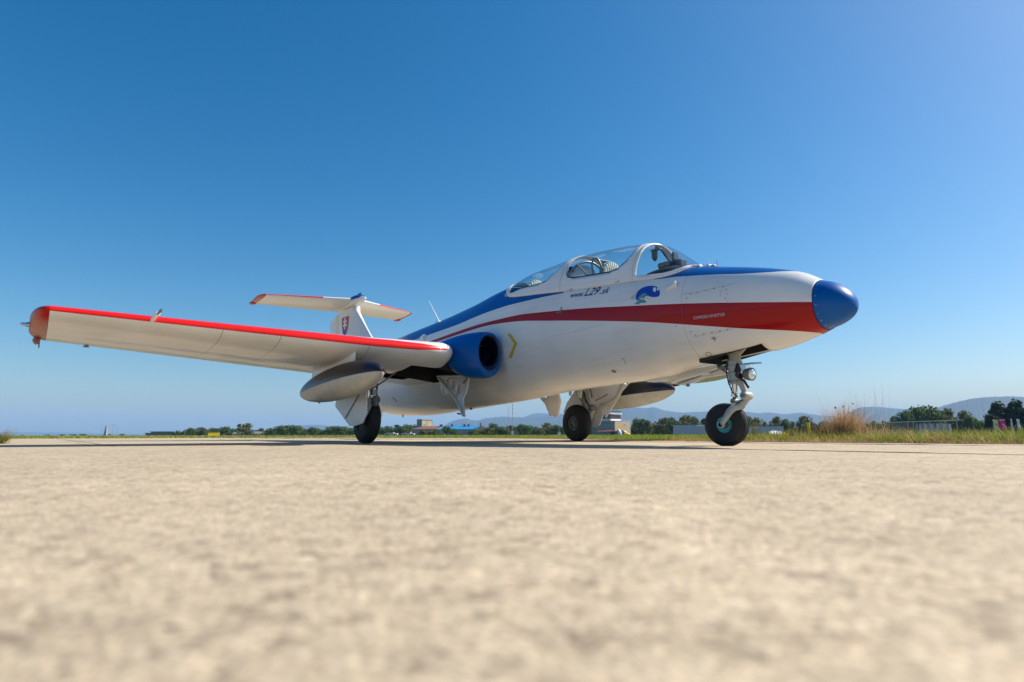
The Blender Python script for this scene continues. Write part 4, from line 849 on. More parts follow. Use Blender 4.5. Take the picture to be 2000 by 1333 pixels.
# ---- cockpit
b = MB()
rings = []
for i in range(30):
    x = -2.9+i*(2.75/29); zt = fS(x)-.03; p = sect(x, ang_at(x, zt)); ye = p.y-.03
    rings.append([(x, -ye, zt), (x, -ye*.9, 1.25), (x, 0, 1.2), (x, ye*.9, 1.25), (x, ye, zt)])
b.loft(rings, closed=False).obj('cockpit_tub', mat('cockpit_grey', (.07,.08,.08), .7), jet)
# coaming over the front instrument panel
rings = []
for i in range(14):
    x = -.86+.70*i/13; k = i/13
    zt = 1.60+.135*math.sin(min(1, k*1.5)*math.pi/2)-.065*max(0, k-.6)/.4; hw = (.33 if k < .4 else .33-.20*(k-.4)/.6)*(.86+.14*min(1, k*3))
    rings.append([(x, hw*math.cos(a)*1.0, 1.56+(zt-1.56)*max(0, math.sin(a))**.8) for a in [math.pi*j/16 for j in range(17)]])
b = MB().loft(rings, closed=True, caps=True); b.obj('glare_shield', m_leather, jet, 50)
def seat(x, z, w):
    o = None; rings = []
    n = 9; b = MB()
    for k in range(n):       # vertical padded ribs of the headrest
        y = -w+2*w*(k+.5)/n; hh = .19*math.sqrt(max(.15, 1-(y/(w*1.12))**2))
        b.tube([(x-.02, y, z-.25), (x+.01, y, z-.12), (x, y, z-.23+hh), (x-.04, y, z-.205+hh)], [w/n*1.12]*3+[w/n*.5], 10)
    s = b.obj('headrest', m_pad, jet, 60)
    MB().box((x-.075, 0, z-.22), (.06, w*1.6, .30)).obj('seat_frame', m_tube, s, bevel=.02)
seat(-1.33, 2.0, .135); seat(-2.62, 2.05, .15)
b = MB()
for y in (-.07, .10):
    b.tube([(-1.50,y-.045,1.72),(-1.53,y-.045,1.98),(-1.52,y-.03,2.03),(-1.51,y,2.05),(-1.50,y+.03,2.03),(-1.48,y+.045,1.97),(-1.46,y+.045,1.72)], .011, 8)
b.tube([(-1.52,-.05,2.035),(-1.50,.1,2.035)], .009, 8)
b.obj('seat_hoop', m_tube, jet, 60)
# bowed inner blast screen between the two cockpits
rings = []
for i in range(13):
    a = math.pi*i/12; y = -.31*math.cos(a); h = math.sin(a)
    rings.append([(-1.80+.10*h, y, 1.66), (-1.80+.10*h-.02, y*.97, 1.66+.37*h*.6), (-1.83+.08*h, y*.9, 1.66+.365*h**.8)])
b = MB().loft(rings, closed=False); o = b.obj('blast_screen', m_screen, jet, 80); o.modifiers.new('t', 'SOLIDIFY').thickness = .008
b = MB(); b.tube([(-1.76+.09*math.sin(math.pi*i/24), -.325*math.cos(math.pi*i/24), 1.66+.385*math.sin(math.pi*i/24)**.8) for i in range(25)], .014, 8)
b.tube([(-1.68,-.2,1.99),(-1.55,-.1,1.80),(-1.50,-.12,1.74)], .008, 8)
b.tube([(-1.66,-.27,1.76),(-1.60,-.22,1.80),(-1.55,-.2,1.74),(-1.46,-.2,1.79),(-1.38,-.2,1.74),(-1.25,-.2,1.72)], .009, 8); b.obj('screen_rim', m_tube, jet, 60)
b = MB(); c = at(1116, 527, 1, -.22); b.lathe([(-.03,.0),(-.03,.022),(.02,.03),(.025,0)], c, (.5,-.8,.1), 12); b.tube([c, c+Vector((-.03,-.06,-.05))], .01, 8); b.obj('mirror_knob', m_ink, jet)
# action camera hanging from the windscreen bow
b = MB(); b.tube([(-.70,0,2.03),(-.71,0,1.965)], [.011,.02], 8); b.box((-.71,0,1.962), (.12,.05,.012)); b.tube([(-.80,.05,2.0),(-.76,.02,1.965),(-.70,0,1.962)], .008, 6)
b.obj('camera_bracket', m_greyd, jet); b = MB(); b.lathe([(0,.0),(0,.03),(.075,.032),(.10,.02),(.115,.004),(.115,0)], (-.735,0,1.962), (.02,0,-1), 12); b.obj('cockpit_camera', mat('camera_body', (.1,.1,.1), .35), jet)
# gun sight and instruments on the coaming
b = MB(); b.box((-.58,-.02,1.775), (.13,.06,.05)); b.lathe([(0,0),(0,.034),(.03,.034),(.03,0)], (-.66,-.02,1.775), (1,0,0), 12); b.obj('gun_sight', m_greyd, jet, bevel=.008)
b = MB(); b.lathe([(0,0),(0,.05),(.03,.05),(.03,0)], (-.52,.03,1.85), (1,.2,0), 16); b.box((-.45,.03,1.765), (.10,.09,.07)); b.tube([(-.49,-.03,1.75),(-.48,-.03,1.83)], .010, 8); b.obj('sight_head', m_ink, jet, bevel=.008)
b = MB(); b.box((-.30,0,1.685), (.10,.09,.04)); b.obj('compass', m_ink, jet, bevel=.012)
b = MB(); b.box((-.115,0,1.655), (.11,.10,.022)); b.box((-.07,0,1.65), (.10,.06,.012)); b.obj('windscreen_foot', m_white, jet, bevel=.004)
b = MB(); b.tube([(-.005,0,1.64),(-.005,0,1.69)], .003, 6); b.obj('yaw_string_post', m_bred, jet)

# ---- intakes
def se(cy, cz, ry, rz, n, a): c, s = math.cos(a), math.sin(a); return cy+ry*math.copysign(abs(c)**(2/n), c), cz+rz*math.copysign(abs(s)**(2/n), s)
def intake(sg):
    ST = [ # x, y inner, y outer, z bottom, z top, exponent
     (-2.60,.600,.905,.835,1.256,2.1),(-2.608,.578,.925,.772,1.283,2.35),(-2.63,.565,.945,.762,1.292,2.4),(-2.70,.545,.985,.755,1.300,2.4),(-2.80,.52,1.025,.752,1.305,2.4),
     (-2.92,.50,1.055,.765,1.306,2.4),(-3.02,.48,1.07,.800,1.303,2.4),(-3.12,.45,1.08,.87,1.298,2.3),(-3.22,.42,1.08,.96,1.29,2.2),(-3.45,.40,1.06,1.02,1.27,2.2),(-3.8,.38,1.0,1.05,1.235,2.1),(-4.3,.35,.88,1.05,1.18,2.0),(-4.7,.33,.7,1.05,1.12,2)]
    n = 48
    def ring(x, yi, yo, zb, zt, e, skew=0):
        r = []
        for k in range(n):
            a = 2*math.pi*k/n; y, z = se((yi+yo)/2, (zb+zt)/2, (yo-yi)/2, (zt-zb)/2, e, a)
            r.append((x, sg*y, z))
        return r
    out = [ring(*s) for s in ST]
    o = MB().loft(out).obj('air_intake', m_blue, jet, 50)
    inn = [ring(-2.60,.600,.905,.835,1.256,2.1), ring(-2.61,.620,.886,.872,1.241,2.05), ring(-2.66,.626,.872,.900,1.232,2.0), ring(-2.9,.52,.86,.89,1.22,2.1), ring(-3.3,.36,.72,.93,1.2,2), ring(-3.8,.2,.5,.95,1.15,2), ring(-3.81,.34,.341,1.05,1.06,2)]
    MB().loft(inn, caps=False).obj('intake_duct', m_duct, o, 50)
    return o
intake(-1); intake(1)
# yellow ear-like bump: navigation fairing behind the canopy
b = MB(); p = hit(829, 661); q = side(p[0], p[1], 0); 
b.lathe([(-.10,.0),(-.08,.03),(-.02,.05),(.03,.052),(.045,.045),(.045,0)], q+Vector((0,-.01,.0)), (1,0,.05), 16).obj('air_scoop', m_white, jet, 50)

# ---- wings
def naca(c, t, n=26):
    up = []; 
    for i in range(n+1):
        x = (1-math.cos(math.pi*i/n))/2; y = 5*t*(.2969*math.sqrt(x)-.126*x-.3516*x*x+.2843*x**3-.1036*x**4); up.append((x, y))
    return up
WS = [(.48,-3.30,1.045,-5.16,.835,.13),(1.0,-3.18,1.048,-5.06,.870,.14),(1.05,-2.96,1.052,-5.05,.873,.15),(1.11,-2.83,1.056,-5.04,.876,.152),(1.2,-2.765,1.060,-5.03,.880,.15),(1.5,-2.79,1.062,-4.98,.893,.148),(1.8,-2.825,1.064,-4.94,.905,.146),(2.05,-2.86,1.066,-4.905,.914,.144),
      (2.6,-2.925,1.085,-4.86,.944,.138),(3.2,-3.0,1.106,-4.81,.976,.13),(3.9,-3.08,1.131,-4.75,1.014,.122),(4.5,-3.15,1.152,-4.70,1.046,.115),(4.9,-3.20,1.167,-4.665,1.068,.11)]
m_wing = bpy.data.materials.new('wing_livery'); m_wing.use_nodes = True; t = m_wing.node_tree; pb = t.nodes['Principled BSDF']
an = t.nodes.new('ShaderNodeAttribute'); an.attribute_name = 'chord'; sc_ = an.outputs['Fac']
tc = t.nodes.new('ShaderNodeTexCoord'); sx = t.nodes.new('ShaderNodeSeparateXYZ'); t.links.new(tc.outputs['Object'], sx.inputs[0])
ay = mth(t, 'ABSOLUTE', sx.outputs['Y'])
lim = mth(t, 'MINIMUM', .062, mth(t, 'MULTIPLY', mth(t, 'POWER', mth(t, 'MAXIMUM', mth(t, 'SUBTRACT', ay, 1.19), 0), 1.1), .052))
lowr = mth(t, 'MULTIPLY', mth(t, 'MINIMUM', mth(t, 'MULTIPLY', mth(t, 'MAXIMUM', mth(t, 'SUBTRACT', ay, 1.18), 0), 2.5), 1), -.0035)
rd = mth(t, 'MULTIPLY', mth(t, 'LESS_THAN', sc_, lim), mth(t, 'GREATER_THAN', sc_, lowr))
nz = t.nodes.new('ShaderNodeTexNoise'); nz.inputs['Scale'].default_value = 3; nz.inputs['Detail'].default_value = 7; t.links.new(tc.outputs['Object'], nz.inputs[0])
gr = t.nodes.new('ShaderNodeMapRange'); gr.inputs[1].default_value = .4; gr.inputs[2].default_value = .75; gr.inputs[3].default_value = 1; gr.inputs[4].default_value = .86; t.links.new(nz.outputs[0], gr.inputs[0])
lines = None
for c in (-.735, -.79, -.30): 
    k = mth(t, 'LESS_THAN', mth(t, 'ABSOLUTE', mth(t, 'SUBTRACT', sc_, c)), .0032 if c != -.30 else .0008); lines = k if lines is None else mth(t, 'MAXIMUM', lines, k)
for yy in (2.12, 3.55, 3.02):
    k = mth(t, 'LESS_THAN', mth(t, 'ABSOLUTE', mth(t, 'SUBTRACT', ay, yy)), .0025); lines = mth(t, 'MAXIMUM', lines, k)
mu = t.nodes.new('ShaderNodeMix'); mu.data_type = 'RGBA'; mu.blend_type = 'MULTIPLY'; mu.inputs[0].default_value = 1
t.links.new(mixc(t, rd, WHITE, BRED), mu.inputs[6]); t.links.new(gr.outputs[0], mu.inputs[7])
t.links.new(mixc(t, mth(t, 'MULTIPLY', lines, .85), mu.outputs[2], (.05,.05,.05)), pb.inputs['Base Color'])
pb.inputs['Roughness'].default_value = .34; pb.inputs['Specular IOR Level'].default_value = .25; pb.inputs['Coat Weight'].default_value = .35; pb.inputs['Coat Roughness'].default_value = .06
nb = t.nodes.new('ShaderNodeTexNoise'); nb.inputs['Scale'].default_value = 2.2; nb.inputs['Detail'].default_value = 3; t.links.new(tc.outputs['Object'], nb.inputs[0])
bp = t.nodes.new('ShaderNodeBump'); bp.inputs['Strength'].default_value = .3; bp.inputs['Distance'].default_value = .02
t.links.new(nb.outputs[0], bp.inputs['Height']); t.links.new(bp.outputs[0], pb.inputs['Normal']); t.links.new(bp.outputs[0], pb.inputs['Coat Normal'])

def wsec(y, xl, zl, xt, zt, tc_, sg):
    c = math.hypot(xl-xt, zl-zt); ax = Vector((xt-xl, 0, zt-zl))/c; up = Vector((-ax.z, 0, ax.x)); up = up if up.z > 0 else -up
    prof = naca(c, tc_); o = Vector((xl, sg*y, zl)); out = []; sc = []
    for x, h in prof[::-1]: out.append(o+ax*(x*c)+up*(h*c)); sc.append(x)
    for x, h in prof[1:]: out.append(o+ax*(x*c)-up*(h*c)); sc.append(-x)
    return out, sc
def interp_w(y):
    for a, b in zip(WS[:-1], WS[1:]):
        if a[0] <= y <= b[0]: k = (y-a[0])/(b[0]-a[0]); return tuple(p+(q-p)*k for p, q in zip(a, b))
    return WS[-1]
def wing(sg):
    rings = []; scs = []
    ys = [.48,1.0,1.05,1.08,1.11,1.15,1.2,1.5,1.8,2.05]+[2.05+.15*i for i in range(1, 19)]+[4.9]
    for y in ys:
        r, s = wsec(*interp_w(y), sg); rings.append(r); scs.append(s)
    n = len(rings[0]); v = [p for r in rings for p in r]; f = []
    for i in range(len(rings)-1):
        for k in range(n-1): f.append((i*n+k, i*n+k+1, (i+1)*n+k+1, (i+1)*n+k))
    me = bpy.data.meshes.new('wing'); me.from_pydata([tuple(p) for p in v], [], f)
    at_ = me.attributes.new('chord', 'FLOAT', 'POINT'); at_.data.foreach_set('value', [s for r in scs for s in r])
    bm = bmesh.new(); bm.from_mesh(me)
    for co, no in (((-3.10,0,0),(1,0,0)),((-4.12,0,0),(1,0,0)),((0,sg*.60,0),(0,1,0)),((0,sg*1.86,0),(0,1,0)),((-3.62,0,0),(1,0,0)),((0,sg*1.5,0),(0,1,0))):
        bmesh.ops.bisect_plane(bm, geom=bm.verts[:]+bm.edges[:]+bm.faces[:], plane_co=co, plane_no=no)
    lay = bm.verts.layers.float.get('chord')
    def low(q): return sum(w[lay] for w in q.verts)/len(q.verts) < -.02
    dele = []
    for q in bm.faces:
        c = q.calc_center_median()
        if -4.12 < c.x < -3.10 and .60 < sg*c.y < 1.5 and low(q): dele.append(q)
        elif -4.12 < c.x < -3.62 and 1.5 <= sg*c.y < 1.86 and low(q): dele.append(q)
    bmesh.ops.delete(bm, geom=dele, context='FACES')
    bmesh.ops.recalc_face_normals(bm, faces=bm.faces)
    fc = [q for q in bm.faces if q.calc_center_median().z > 1.1]
    bm.to_mesh(me); bm.free(); o = link('wing', me, m_wing, jet, 40)
    # wheel well liner
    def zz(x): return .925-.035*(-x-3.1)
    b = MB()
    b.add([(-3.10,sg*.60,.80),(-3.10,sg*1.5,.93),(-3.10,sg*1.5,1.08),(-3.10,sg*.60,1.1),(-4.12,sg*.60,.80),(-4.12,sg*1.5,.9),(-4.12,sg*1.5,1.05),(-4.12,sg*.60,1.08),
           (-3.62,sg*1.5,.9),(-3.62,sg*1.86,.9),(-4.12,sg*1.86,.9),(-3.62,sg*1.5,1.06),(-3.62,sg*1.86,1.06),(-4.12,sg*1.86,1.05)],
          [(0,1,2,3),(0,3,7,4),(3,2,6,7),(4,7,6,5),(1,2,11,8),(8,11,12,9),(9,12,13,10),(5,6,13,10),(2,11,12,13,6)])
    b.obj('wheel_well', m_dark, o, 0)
    # rounded red tip
    rings = []; base = interp_w(4.9); N = 12
    for i in range(N+1):
        k = math.sin(math.pi/2*i/N); sN = math.sqrt(max(0, 1-k*k)); y = 4.9+.14*k
        c = base[1]-base[3]; xl = base[1]-c*.52*(1-sN)**1.15; xt = base[3]+c*.40*(1-sN)**1.4
        r, s = wsec(y, xl, base[2]-.005*k, xt, base[4]+(.02)*k, base[5]*(.35+.65*sN)*(c/(xl-xt))*.9*(1.06 if i else 1.0), sg); rings.append(r)
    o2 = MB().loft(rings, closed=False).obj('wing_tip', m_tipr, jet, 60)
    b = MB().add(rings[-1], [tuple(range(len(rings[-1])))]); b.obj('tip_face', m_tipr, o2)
    # fairing at the rear of the tip and lamp
    b = MB(); b.lathe([(-.2,.0),(-.17,.025),(-.05,.034),(.08,.024),(.14,0)], (-4.50,sg*4.975,1.055), (1,0,.06), 14); b.tube([(-4.60,sg*4.95,1.05),(-4.62,sg*4.95,.985)], .006, 6); b.obj('tip_fairing', m_dred, o2, 60)
    b = MB(); b.lathe([(0,.024),(.02,.022),(.03,.014),(.06,.013),(.072,0)], (-3.90,sg*5.035,1.115), (.25,sg*1,.0), 14); b.obj('navigation_lamp', m_alu, o2, 60)
    # hinge brackets under the control surfaces
    for (yy, fr_) in ((4.78,.55),(4.55,.93),(3.52,.80),(2.9,.80)):
        w = interp_w(yy); x = w[1]+(w[3]-w[1])*fr_; z = w[2]+(w[4]-w[2])*fr_-(.035 if fr_ < .7 else .02)
        b = MB(); b.box((x,sg*yy,z), (.07,.02,.03)); b.box((x-.03,sg*yy,z-.006), (.03,.05,.014)); b.obj('hinge_bracket', m_greyd, o)
    return o
wingS = wing(-1); wing(1)
# pitot boom on the starboard wing
w = interp_w(4.14); b = MB()
b.tube([(w[1]-.05,-4.14,w[2]-.0),(w[1]+.32,-4.14,w[2]+.012)], [.022,.019], 14)
b.obj('pitot_boom', m_white, jet); b = MB(); b.tube([(w[1]+.32,-4.14,w[2]+.012),(w[1]+.34,-4.14,w[2]+.013),(w[1]+.43,-4.14,w[2]+.016)], [.011,.010,.010], 12); b.tube([(w[1]+.43,-4.14,w[2]+.016),(w[1]+.50,-4.14,w[2]+.018)], [.012,.007], 12); b.obj('pitot_head', m_greyd, jet)

# ---- drop tanks
def tank(sg):
    y = sg*2.235; A = Vector((-4.62, y, .605)); B = Vector((-2.33, y, .735)); L = (B-A).length; ax = (B-A).normalized()
    prof = []
    for i in range(49):
        k = i/48
        if k < .54: r = .188*(max(0, 1-((.54-k)/.54)**2.0))**.60
        elif k < .60: r = .188
        else: r = .188*(max(0, 1-((k-.60)/.40)**2.2))**.55
        prof.append((L*k, r))
    up = Vector((0,0,1)); up = (up-ax*ax.dot(up)).normalized(); sd_ = ax.cross(up)
    n = 48; v = []; f = []
    for d, r in prof:
        for k in range(n):
            a = 2*math.pi*k/n; v.append(A+ax*d+(sd_*math.cos(a)+up*math.sin(a))*max(r, 1e-4))
    for i in range(48):
        for k in range(n): f.append((i*n+k, i*n+(k+1) % n, (i+1)*n+(k+1) % n, (i+1)*n+k))
    o = MB().add(v, f).obj('drop_tank', m_tank, jet, 180)
    for kk in (.18, .62):
        d, r = prof[int(48*kk)]; b = MB(); b.lathe([(d-.002, r+.0006), (d+.002, r+.0006)], A, ax, 48); b.obj('weld_seam', m_line, o)
    b = MB()
    # pylon: streamlined blade leaning from the wing to the tank
    sec = [(-2.985,.0),(-3.02,.018),(-3.2,.03),(-3.6,.032),(-4.0,.022),(-4.28,.004)]
    lo = [(x, y+h, .70+(x+4.3)*.06) for x, h in sec]+[(x, y-h, .70+(x+4.3)*.06) for x, h in sec[::-1]]
    hi = [(x+.02, y+h, 1.0+(x+4.3)*.05) for x, h in sec]+[(x+.02, y-h, 1.0+(x+4.3)*.05) for x, h in sec[::-1]]
    b.loft([lo, hi], caps=True); b.obj('pylon', m_white, o, 30)
    b = MB(); q = A+ax*.62-up*.150; b.tube([q+up*.01, q-up*.02], [.018,.008], 8); b.obj('drain_plug', m_ink, o)
m_tank = bpy.data.materials.new('tank_black_over_grey'); m_tank.use_nodes = True; t = m_tank.node_tree; pb = t.nodes['Principled BSDF']
tc = t.nodes.new('ShaderNodeTexCoord'); sx = t.nodes.new('ShaderNodeSeparateXYZ'); t.links.new(tc.outputs['Object'], sx.inputs[0])
e1 = t.nodes.new('ShaderNodeMath'); e1.operation = 'MULTIPLY_ADD'; t.links.new(sx.outputs['X'], e1.inputs[0]); e1.inputs[1].default_value = .0568; e1.inputs[2].default_value = .8675-.014
kk = mth(t, 'GREATER_THAN', sx.outputs['Z'], e1.outputs[0])
nz = t.nodes.new('ShaderNodeTexNoise'); nz.inputs['Scale'].default_value = 5; nz.inputs['Detail'].default_value = 9; nz.inputs['Roughness'].default_value = .65; t.links.new(tc.outputs['Object'], nz.inputs[0])
gg = mixc(t, nz.outputs[0], (.30,.30,.26), (.60,.59,.52)); t.links.new(mixc(t, kk, gg, (.012,.013,.02)), pb.inputs['Base Color'])
pb.inputs['Roughness'].default_value = .38; pb.inputs['Coat Weight'].default_value = .15; pb.inputs['Specular IOR Level'].default_value = .3
tank(-1); tank(1)

# ---- fin, rudder, tailplane
def slab(poly, thick, name, m, parent, taper=.25):
    """vertical aerofoil-like panel in the x-z plane, thinner at its outline"""
    cx = sum(p[0] for p in poly)/len(poly); cz = sum(p[1] for p in poly)/len(poly); v = []; n = len(poly)
    for x, z in poly: v.append((x, -thick*taper/2, z))
    for x, z in poly: v.append((cx+(x-cx)*.86, -thick/2, cz+(z-cz)*.97))
    for x, z in poly: v.append((cx+(x-cx)*.86, thick/2, cz+(z-cz)*.97))
    for x, z in poly: v.append((x, thick*taper/2, z))
    f = [tuple(range(n, 2*n)), tuple(range(2*n, 3*n))[::-1]]
    for i in range(n):
        j = (i+1) % n; f += [(i, j, n+j, n+i), (2*n+i, 2*n+j, 3*n+j, 3*n+i), (3*n+i, 3*n+j, j, i)]
    return MB().add(v, f).obj(name, m, parent, 50)
FINP = [(-7.05,1.50),(-8.205,2.505),(-8.22,2.62),(-9.18,2.60),(-9.02,1.45)]
fin = slab(FINP, .11, 'fin', m_white, jet)
rud = slab([(-9.04,1.45),(-9.20,2.585),(-9.585,2.47),(-9.42,1.45)], .08, 'rudder', m_white, jet)
# tailplane
def stab(sg):
    ys = [.04,.3,.7,1.1,1.45,1.55]; rings = []; scs = []
    for y in ys:
        k = y/1.55; xl = -8.22-.74*k; xt = -9.46-.27*k; z = 2.735+.03*k; r, s = wsec(y, xl, z+.012, xt, z-.045, .10-.02*k, sg); rings.append(r); scs.append(s)
    v = [tuple(p) for r in rings for p in r]; n = len(rings[0]); f = []
    for i in range(len(rings)-1):
        for k in range(n-1): f.append((i*n+k, i*n+k+1, (i+1)*n+k+1, (i+1)*n+k))
    me = bpy.data.meshes.new('tailplane'); me.from_pydata(v, [], f); at_ = me.attributes.new('chord', 'FLOAT', 'POINT'); at_.data.foreach_set('value', [s for r in scs for s in r])
    o = link('tailplane', me, m_stab, jet, 40)
    rings = []
    for i in range(9):
        k = math.sin(math.pi/2*i/8); sN = math.sqrt(max(0, 1-k*k)); y = 1.55+.10*k; xl = -8.96-.30*(1-sN); xt = -9.73+.05*k
        r, s = wsec(y, xl, 2.777, xt, 2.72, .08*(.2+.8*sN), sg); rings.append(r)
    MB().loft(rings, closed=False).obj('tailplane_tip', m_dred2, o, 60)
    MB().box((-9.70,sg*1.60,2.725), (.16,.10,.05)).obj('elevator_horn', m_dred2, o, bevel=.015)
    return o
m_dred2 = mat('dark_red_tip', (.45,.012,.012), .35, coat=.4, nvar=.1)
m_stab = bpy.data.materials.new('tailplane_livery'); m_stab.use_nodes = True; t = m_stab.node_tree; pb = t.nodes['Principled BSDF']
an = t.nodes.new('ShaderNodeAttribute'); an.attribute_name = 'chord'; tc = t.nodes.new('ShaderNodeTexCoord'); sx = t.nodes.new('ShaderNodeSeparateXYZ'); t.links.new(tc.outputs['Object'], sx.inputs[0])
ay = mth(t, 'ABSOLUTE', sx.outputs['Y']); rd = mth(t, 'MULTIPLY', mth(t, 'LESS_THAN', mth(t, 'ABSOLUTE', mth(t, 'SUBTRACT', an.outputs['Fac'], .03)), .035), mth(t, 'GREATER_THAN', ay, .60))
t.links.new(mixc(t, rd, WHITE, BRED), pb.inputs['Base Color']); pb.inputs['Roughness'].default_value = .35; pb.inputs['Coat Weight'].default_value = .4
stab(-1); stab(1)
# bullet where fin and tailplane meet
rings = []
for i in range(25):
    k = i/24; x = -7.90-1.62*k; r = math.sin(math.pi*min(1, k**.62))**.6 if 0 < k < 1 else .02
    hw = .105*r; zt = 2.735+.058*r*(1-.5*k); zb = 2.735-.14*r*(.5+.5*k)
    rings.append([(x, hw*math.cos(a), (2.735+(zt-2.735)*math.sin(a)) if math.sin(a) > 0 else (2.735+(2.735-zb)*math.sin(a))) for a in [2*math.pi*j/28 for j in range(28)]])
bu = MB().loft(rings, caps=True).obj('tail_bullet', m_white, jet, 60)
rings = []
for i in range(15):
    k = i/14; x = -7.91-.74*k; r = math.sin(math.pi*k)**.6 if 0 < k < 1 else .02
    rings.append([(x, .125*r*math.cos(a), 2.735+.10*r*math.sin(a)) for a in [math.pi*j/14 for j in range(15)]])
MB().loft(rings, closed=True, caps=True).obj('bullet_cap', m_blue, bu, 60)
b = MB(); b.box((-8.12,0,2.83), (.03,.03,.06)); b.box((-8.22,0,2.825), (.02,.02,.05)); b.box((-8.17,0,2.852), (.13,.012,.012)); b.obj('tail_antenna', m_navy, bu)
# marks on the fin (starboard face)
def finp(a, b_): return Vector((a, -.0575, b_))
def fpx(px, py): p = at(px, py, 1, -.055); return (p.x, p.z)
def fin_decal(name, pts, m_, off=0.0):
    return decal(name, [[fpx(640+x/11.11, 560+y/11.11) for x, y in pts]], m_, fin, st=.1, fn=lambda a, b_: Vector((a, -.0565-off, b_)))
fin_decal('fin_arrow', [(370,1150),(560,1122),(850,1100),(700,1135),(590,1170),(480,1168),(370,1156)], mat('crimson_print', (.35,.01,.04), .4))
m_shr = mat('shield_red', (.40,.02,.04), .4); m_shb = mat('shield_blue', (.02,.07,.25), .4); m_shw = mat('shield_white', (.75,.75,.75), .4)
fin_decal('shield_red_field', [(310,682),(468,636),(455,800),(440,905),(425,965),(385,935),(340,965),(318,950),(308,850)], m_shr)
fin_decal('shield_blue_base', [(318,952),(345,962),(375,932),(410,955),(424,968),(395,1040),(362,1090),(335,1030)], m_shb, .0004)
fin_decal('double_cross', [(365,680),(390,678),(385,735),(410,728),(410,780),(383,776),(382,815),(415,803),(412,862),(380,858),(377,930),(358,932),(358,862),(330,880),(332,830),(358,830),(360,785),(340,795),(345,745),(364,748)], m_shw, .0008)
for i in range(3):
    y = 450+i*20; fin_decal('data_stripe', [(540,y+14),(610,y-18),(610,y-12),(540,y+20)], m_shr, .0003)

# ---- antennas and small fittings
b = MB(); p = at(857, 630, 1, 0); b.tube([(-5.06,0,1.82),(-5.06,0,1.86)], [.06,.03], 12); b.tube([(-5.06,0,1.85),(-5.38,0,2.22)], [.012,.005], 8); b.obj('whip_antenna', m_white, jet)
b = MB(); b.lathe([(-.12,.0),(-.08,.03),(.0,.045),(.1,.03),(.14,0)], (-5.06,0,1.80), (1,0,.08), 14).obj('antenna_base', m_blue, jet, 60)
b = MB(); u, z = hit(925, 614); p = side(u, z, .0); pass
u, z = hit(1096, 608); p = side(u, z, 0); b.tube([p, p+Vector((.02,-.02,.04))], [.006,.004], 8); b.lathe([(-.06,0),(-.03,.012),(.03,.014),(.05,0)], p+Vector((-.03,0,-.01)), (1,0,0), 10)
b.obj('side_probe', m_greyd, jet)
# landing/step fairing ahead of the dolphin
ua, za = hit(1300, 567); ub, zb_ = hit(1322, 556); A = side(ua, za, 0); B = side(ub, zb_, 0)
b = MB(); ax = (B-A); b.lathe([(-.01,.0),(ax.length*.3,.02),(ax.length*.8,.034),(ax.length,.036),(ax.length,.0)], A, ax, 18).obj('lamp_fairing', m_white, jet, 60)
b = MB(); b.lathe([(0,.03),(.005,.029),(.005,0)], A+ax*1.0, ax, 18).obj('fairing_lens', m_alu, jet)

# ---- print on the fuselage side
def pxring(pts): return [hit(*p) for p in pts]
def zoomring(pts, ox, oy, s): return pxring([(ox+x/s, oy+y/s) for x, y in pts])
decal('intake_warning_arrow', [pxring([(991,652.5),(996.5,651),(1010.5,671),(999.5,700),(994,699.5),(1004.5,672)])], m_yel, jet)
Z = lambda pts: zoomring(pts, 1220, 540, 9.09)
m_dol = mat('dolphin_blue', (.005,.06,.42), .4); m_dot = mat('dolphin_teal', (.10,.30,.33), .4); m_pw = mat('print_white', (.75,.76,.78), .4)
body = [(212,422),(200,380),(206,330),(235,275),(285,230),(345,198),(420,178),(500,175),(560,186),(600,215),(618,262),(622,312),(610,345),(580,362),(520,366),(460,360),(405,330),(370,300),(330,300),(285,335),(245,385),(232,420)]
belly = [(228,425),(240,385),(270,335),(320,290),(360,284),(400,310),(430,336),(455,352),(400,344),(372,350),(352,368),(330,402),(316,372),(285,385),(262,402),(270,420),(330,420),(360,436),(390,460),(340,468),(285,468),(240,494),(178,490),(208,472),(236,450),(240,435)]
def grow(p, k):
    cx = sum(a for a, _ in p)/len(p); cy = sum(b for _, b in p)/len(p); out = []
    n = len(p)
    for i in range(n):
        a, b_ = p[i-1], p[(i+1) % n]; dx, dy = b_[0]-a[0], b_[1]-a[1]; l = math.hypot(dx, dy) or 1; out.append((p[i][0]+dy/l*k, p[i][1]-dx/l*k))
    return out
decal('dolphin_outline', [Z(grow(belly, 5))], m_ink, jet, .0012); decal('dolphin_outline', [Z(grow(body, 5))], m_navy, jet, .0014)
decal('dolphin_belly', [Z(belly)], m_dot, jet, .0020); decal('dolphin_back', [Z(body)], m_dol, jet, .0024)
decal('dolphin_eye', [Z([(535+30*math.cos(a), 240+42*math.sin(a)) for a in np.linspace(0, 2*math.pi, 18)[:-1]])], m_pw, jet, .0030)
decal('dolphin_eye', [Z([(592+16*math.cos(a), 232+30*math.sin(a)) for a in np.linspace(0, 2*math.pi, 14)[:-1]])], m_pw, jet, .0030)
decal('dolphin_pupil', [Z([(572+15*math.cos(a), 262+16*math.sin(a)) for a in np.linspace(0, 2*math.pi, 12)[:-1]])], m_ink, jet, .0036)
for a in ([(175,330),(165,365),(178,400)], [(150,345),(140,380),(155,412)], [(125,365),(120,390),(130,410)]):
    decal('motion_stroke', [Z(ribbon(a, 6))], m_ink, jet)
decal('earth_symbol', [Z(ribbon([(1538,1104),(1630,1094)], 11))], m_ink, jet); decal('earth_symbol', [Z(ribbon([(1573,1068),(1582,1098)], 10))], m_ink, jet)
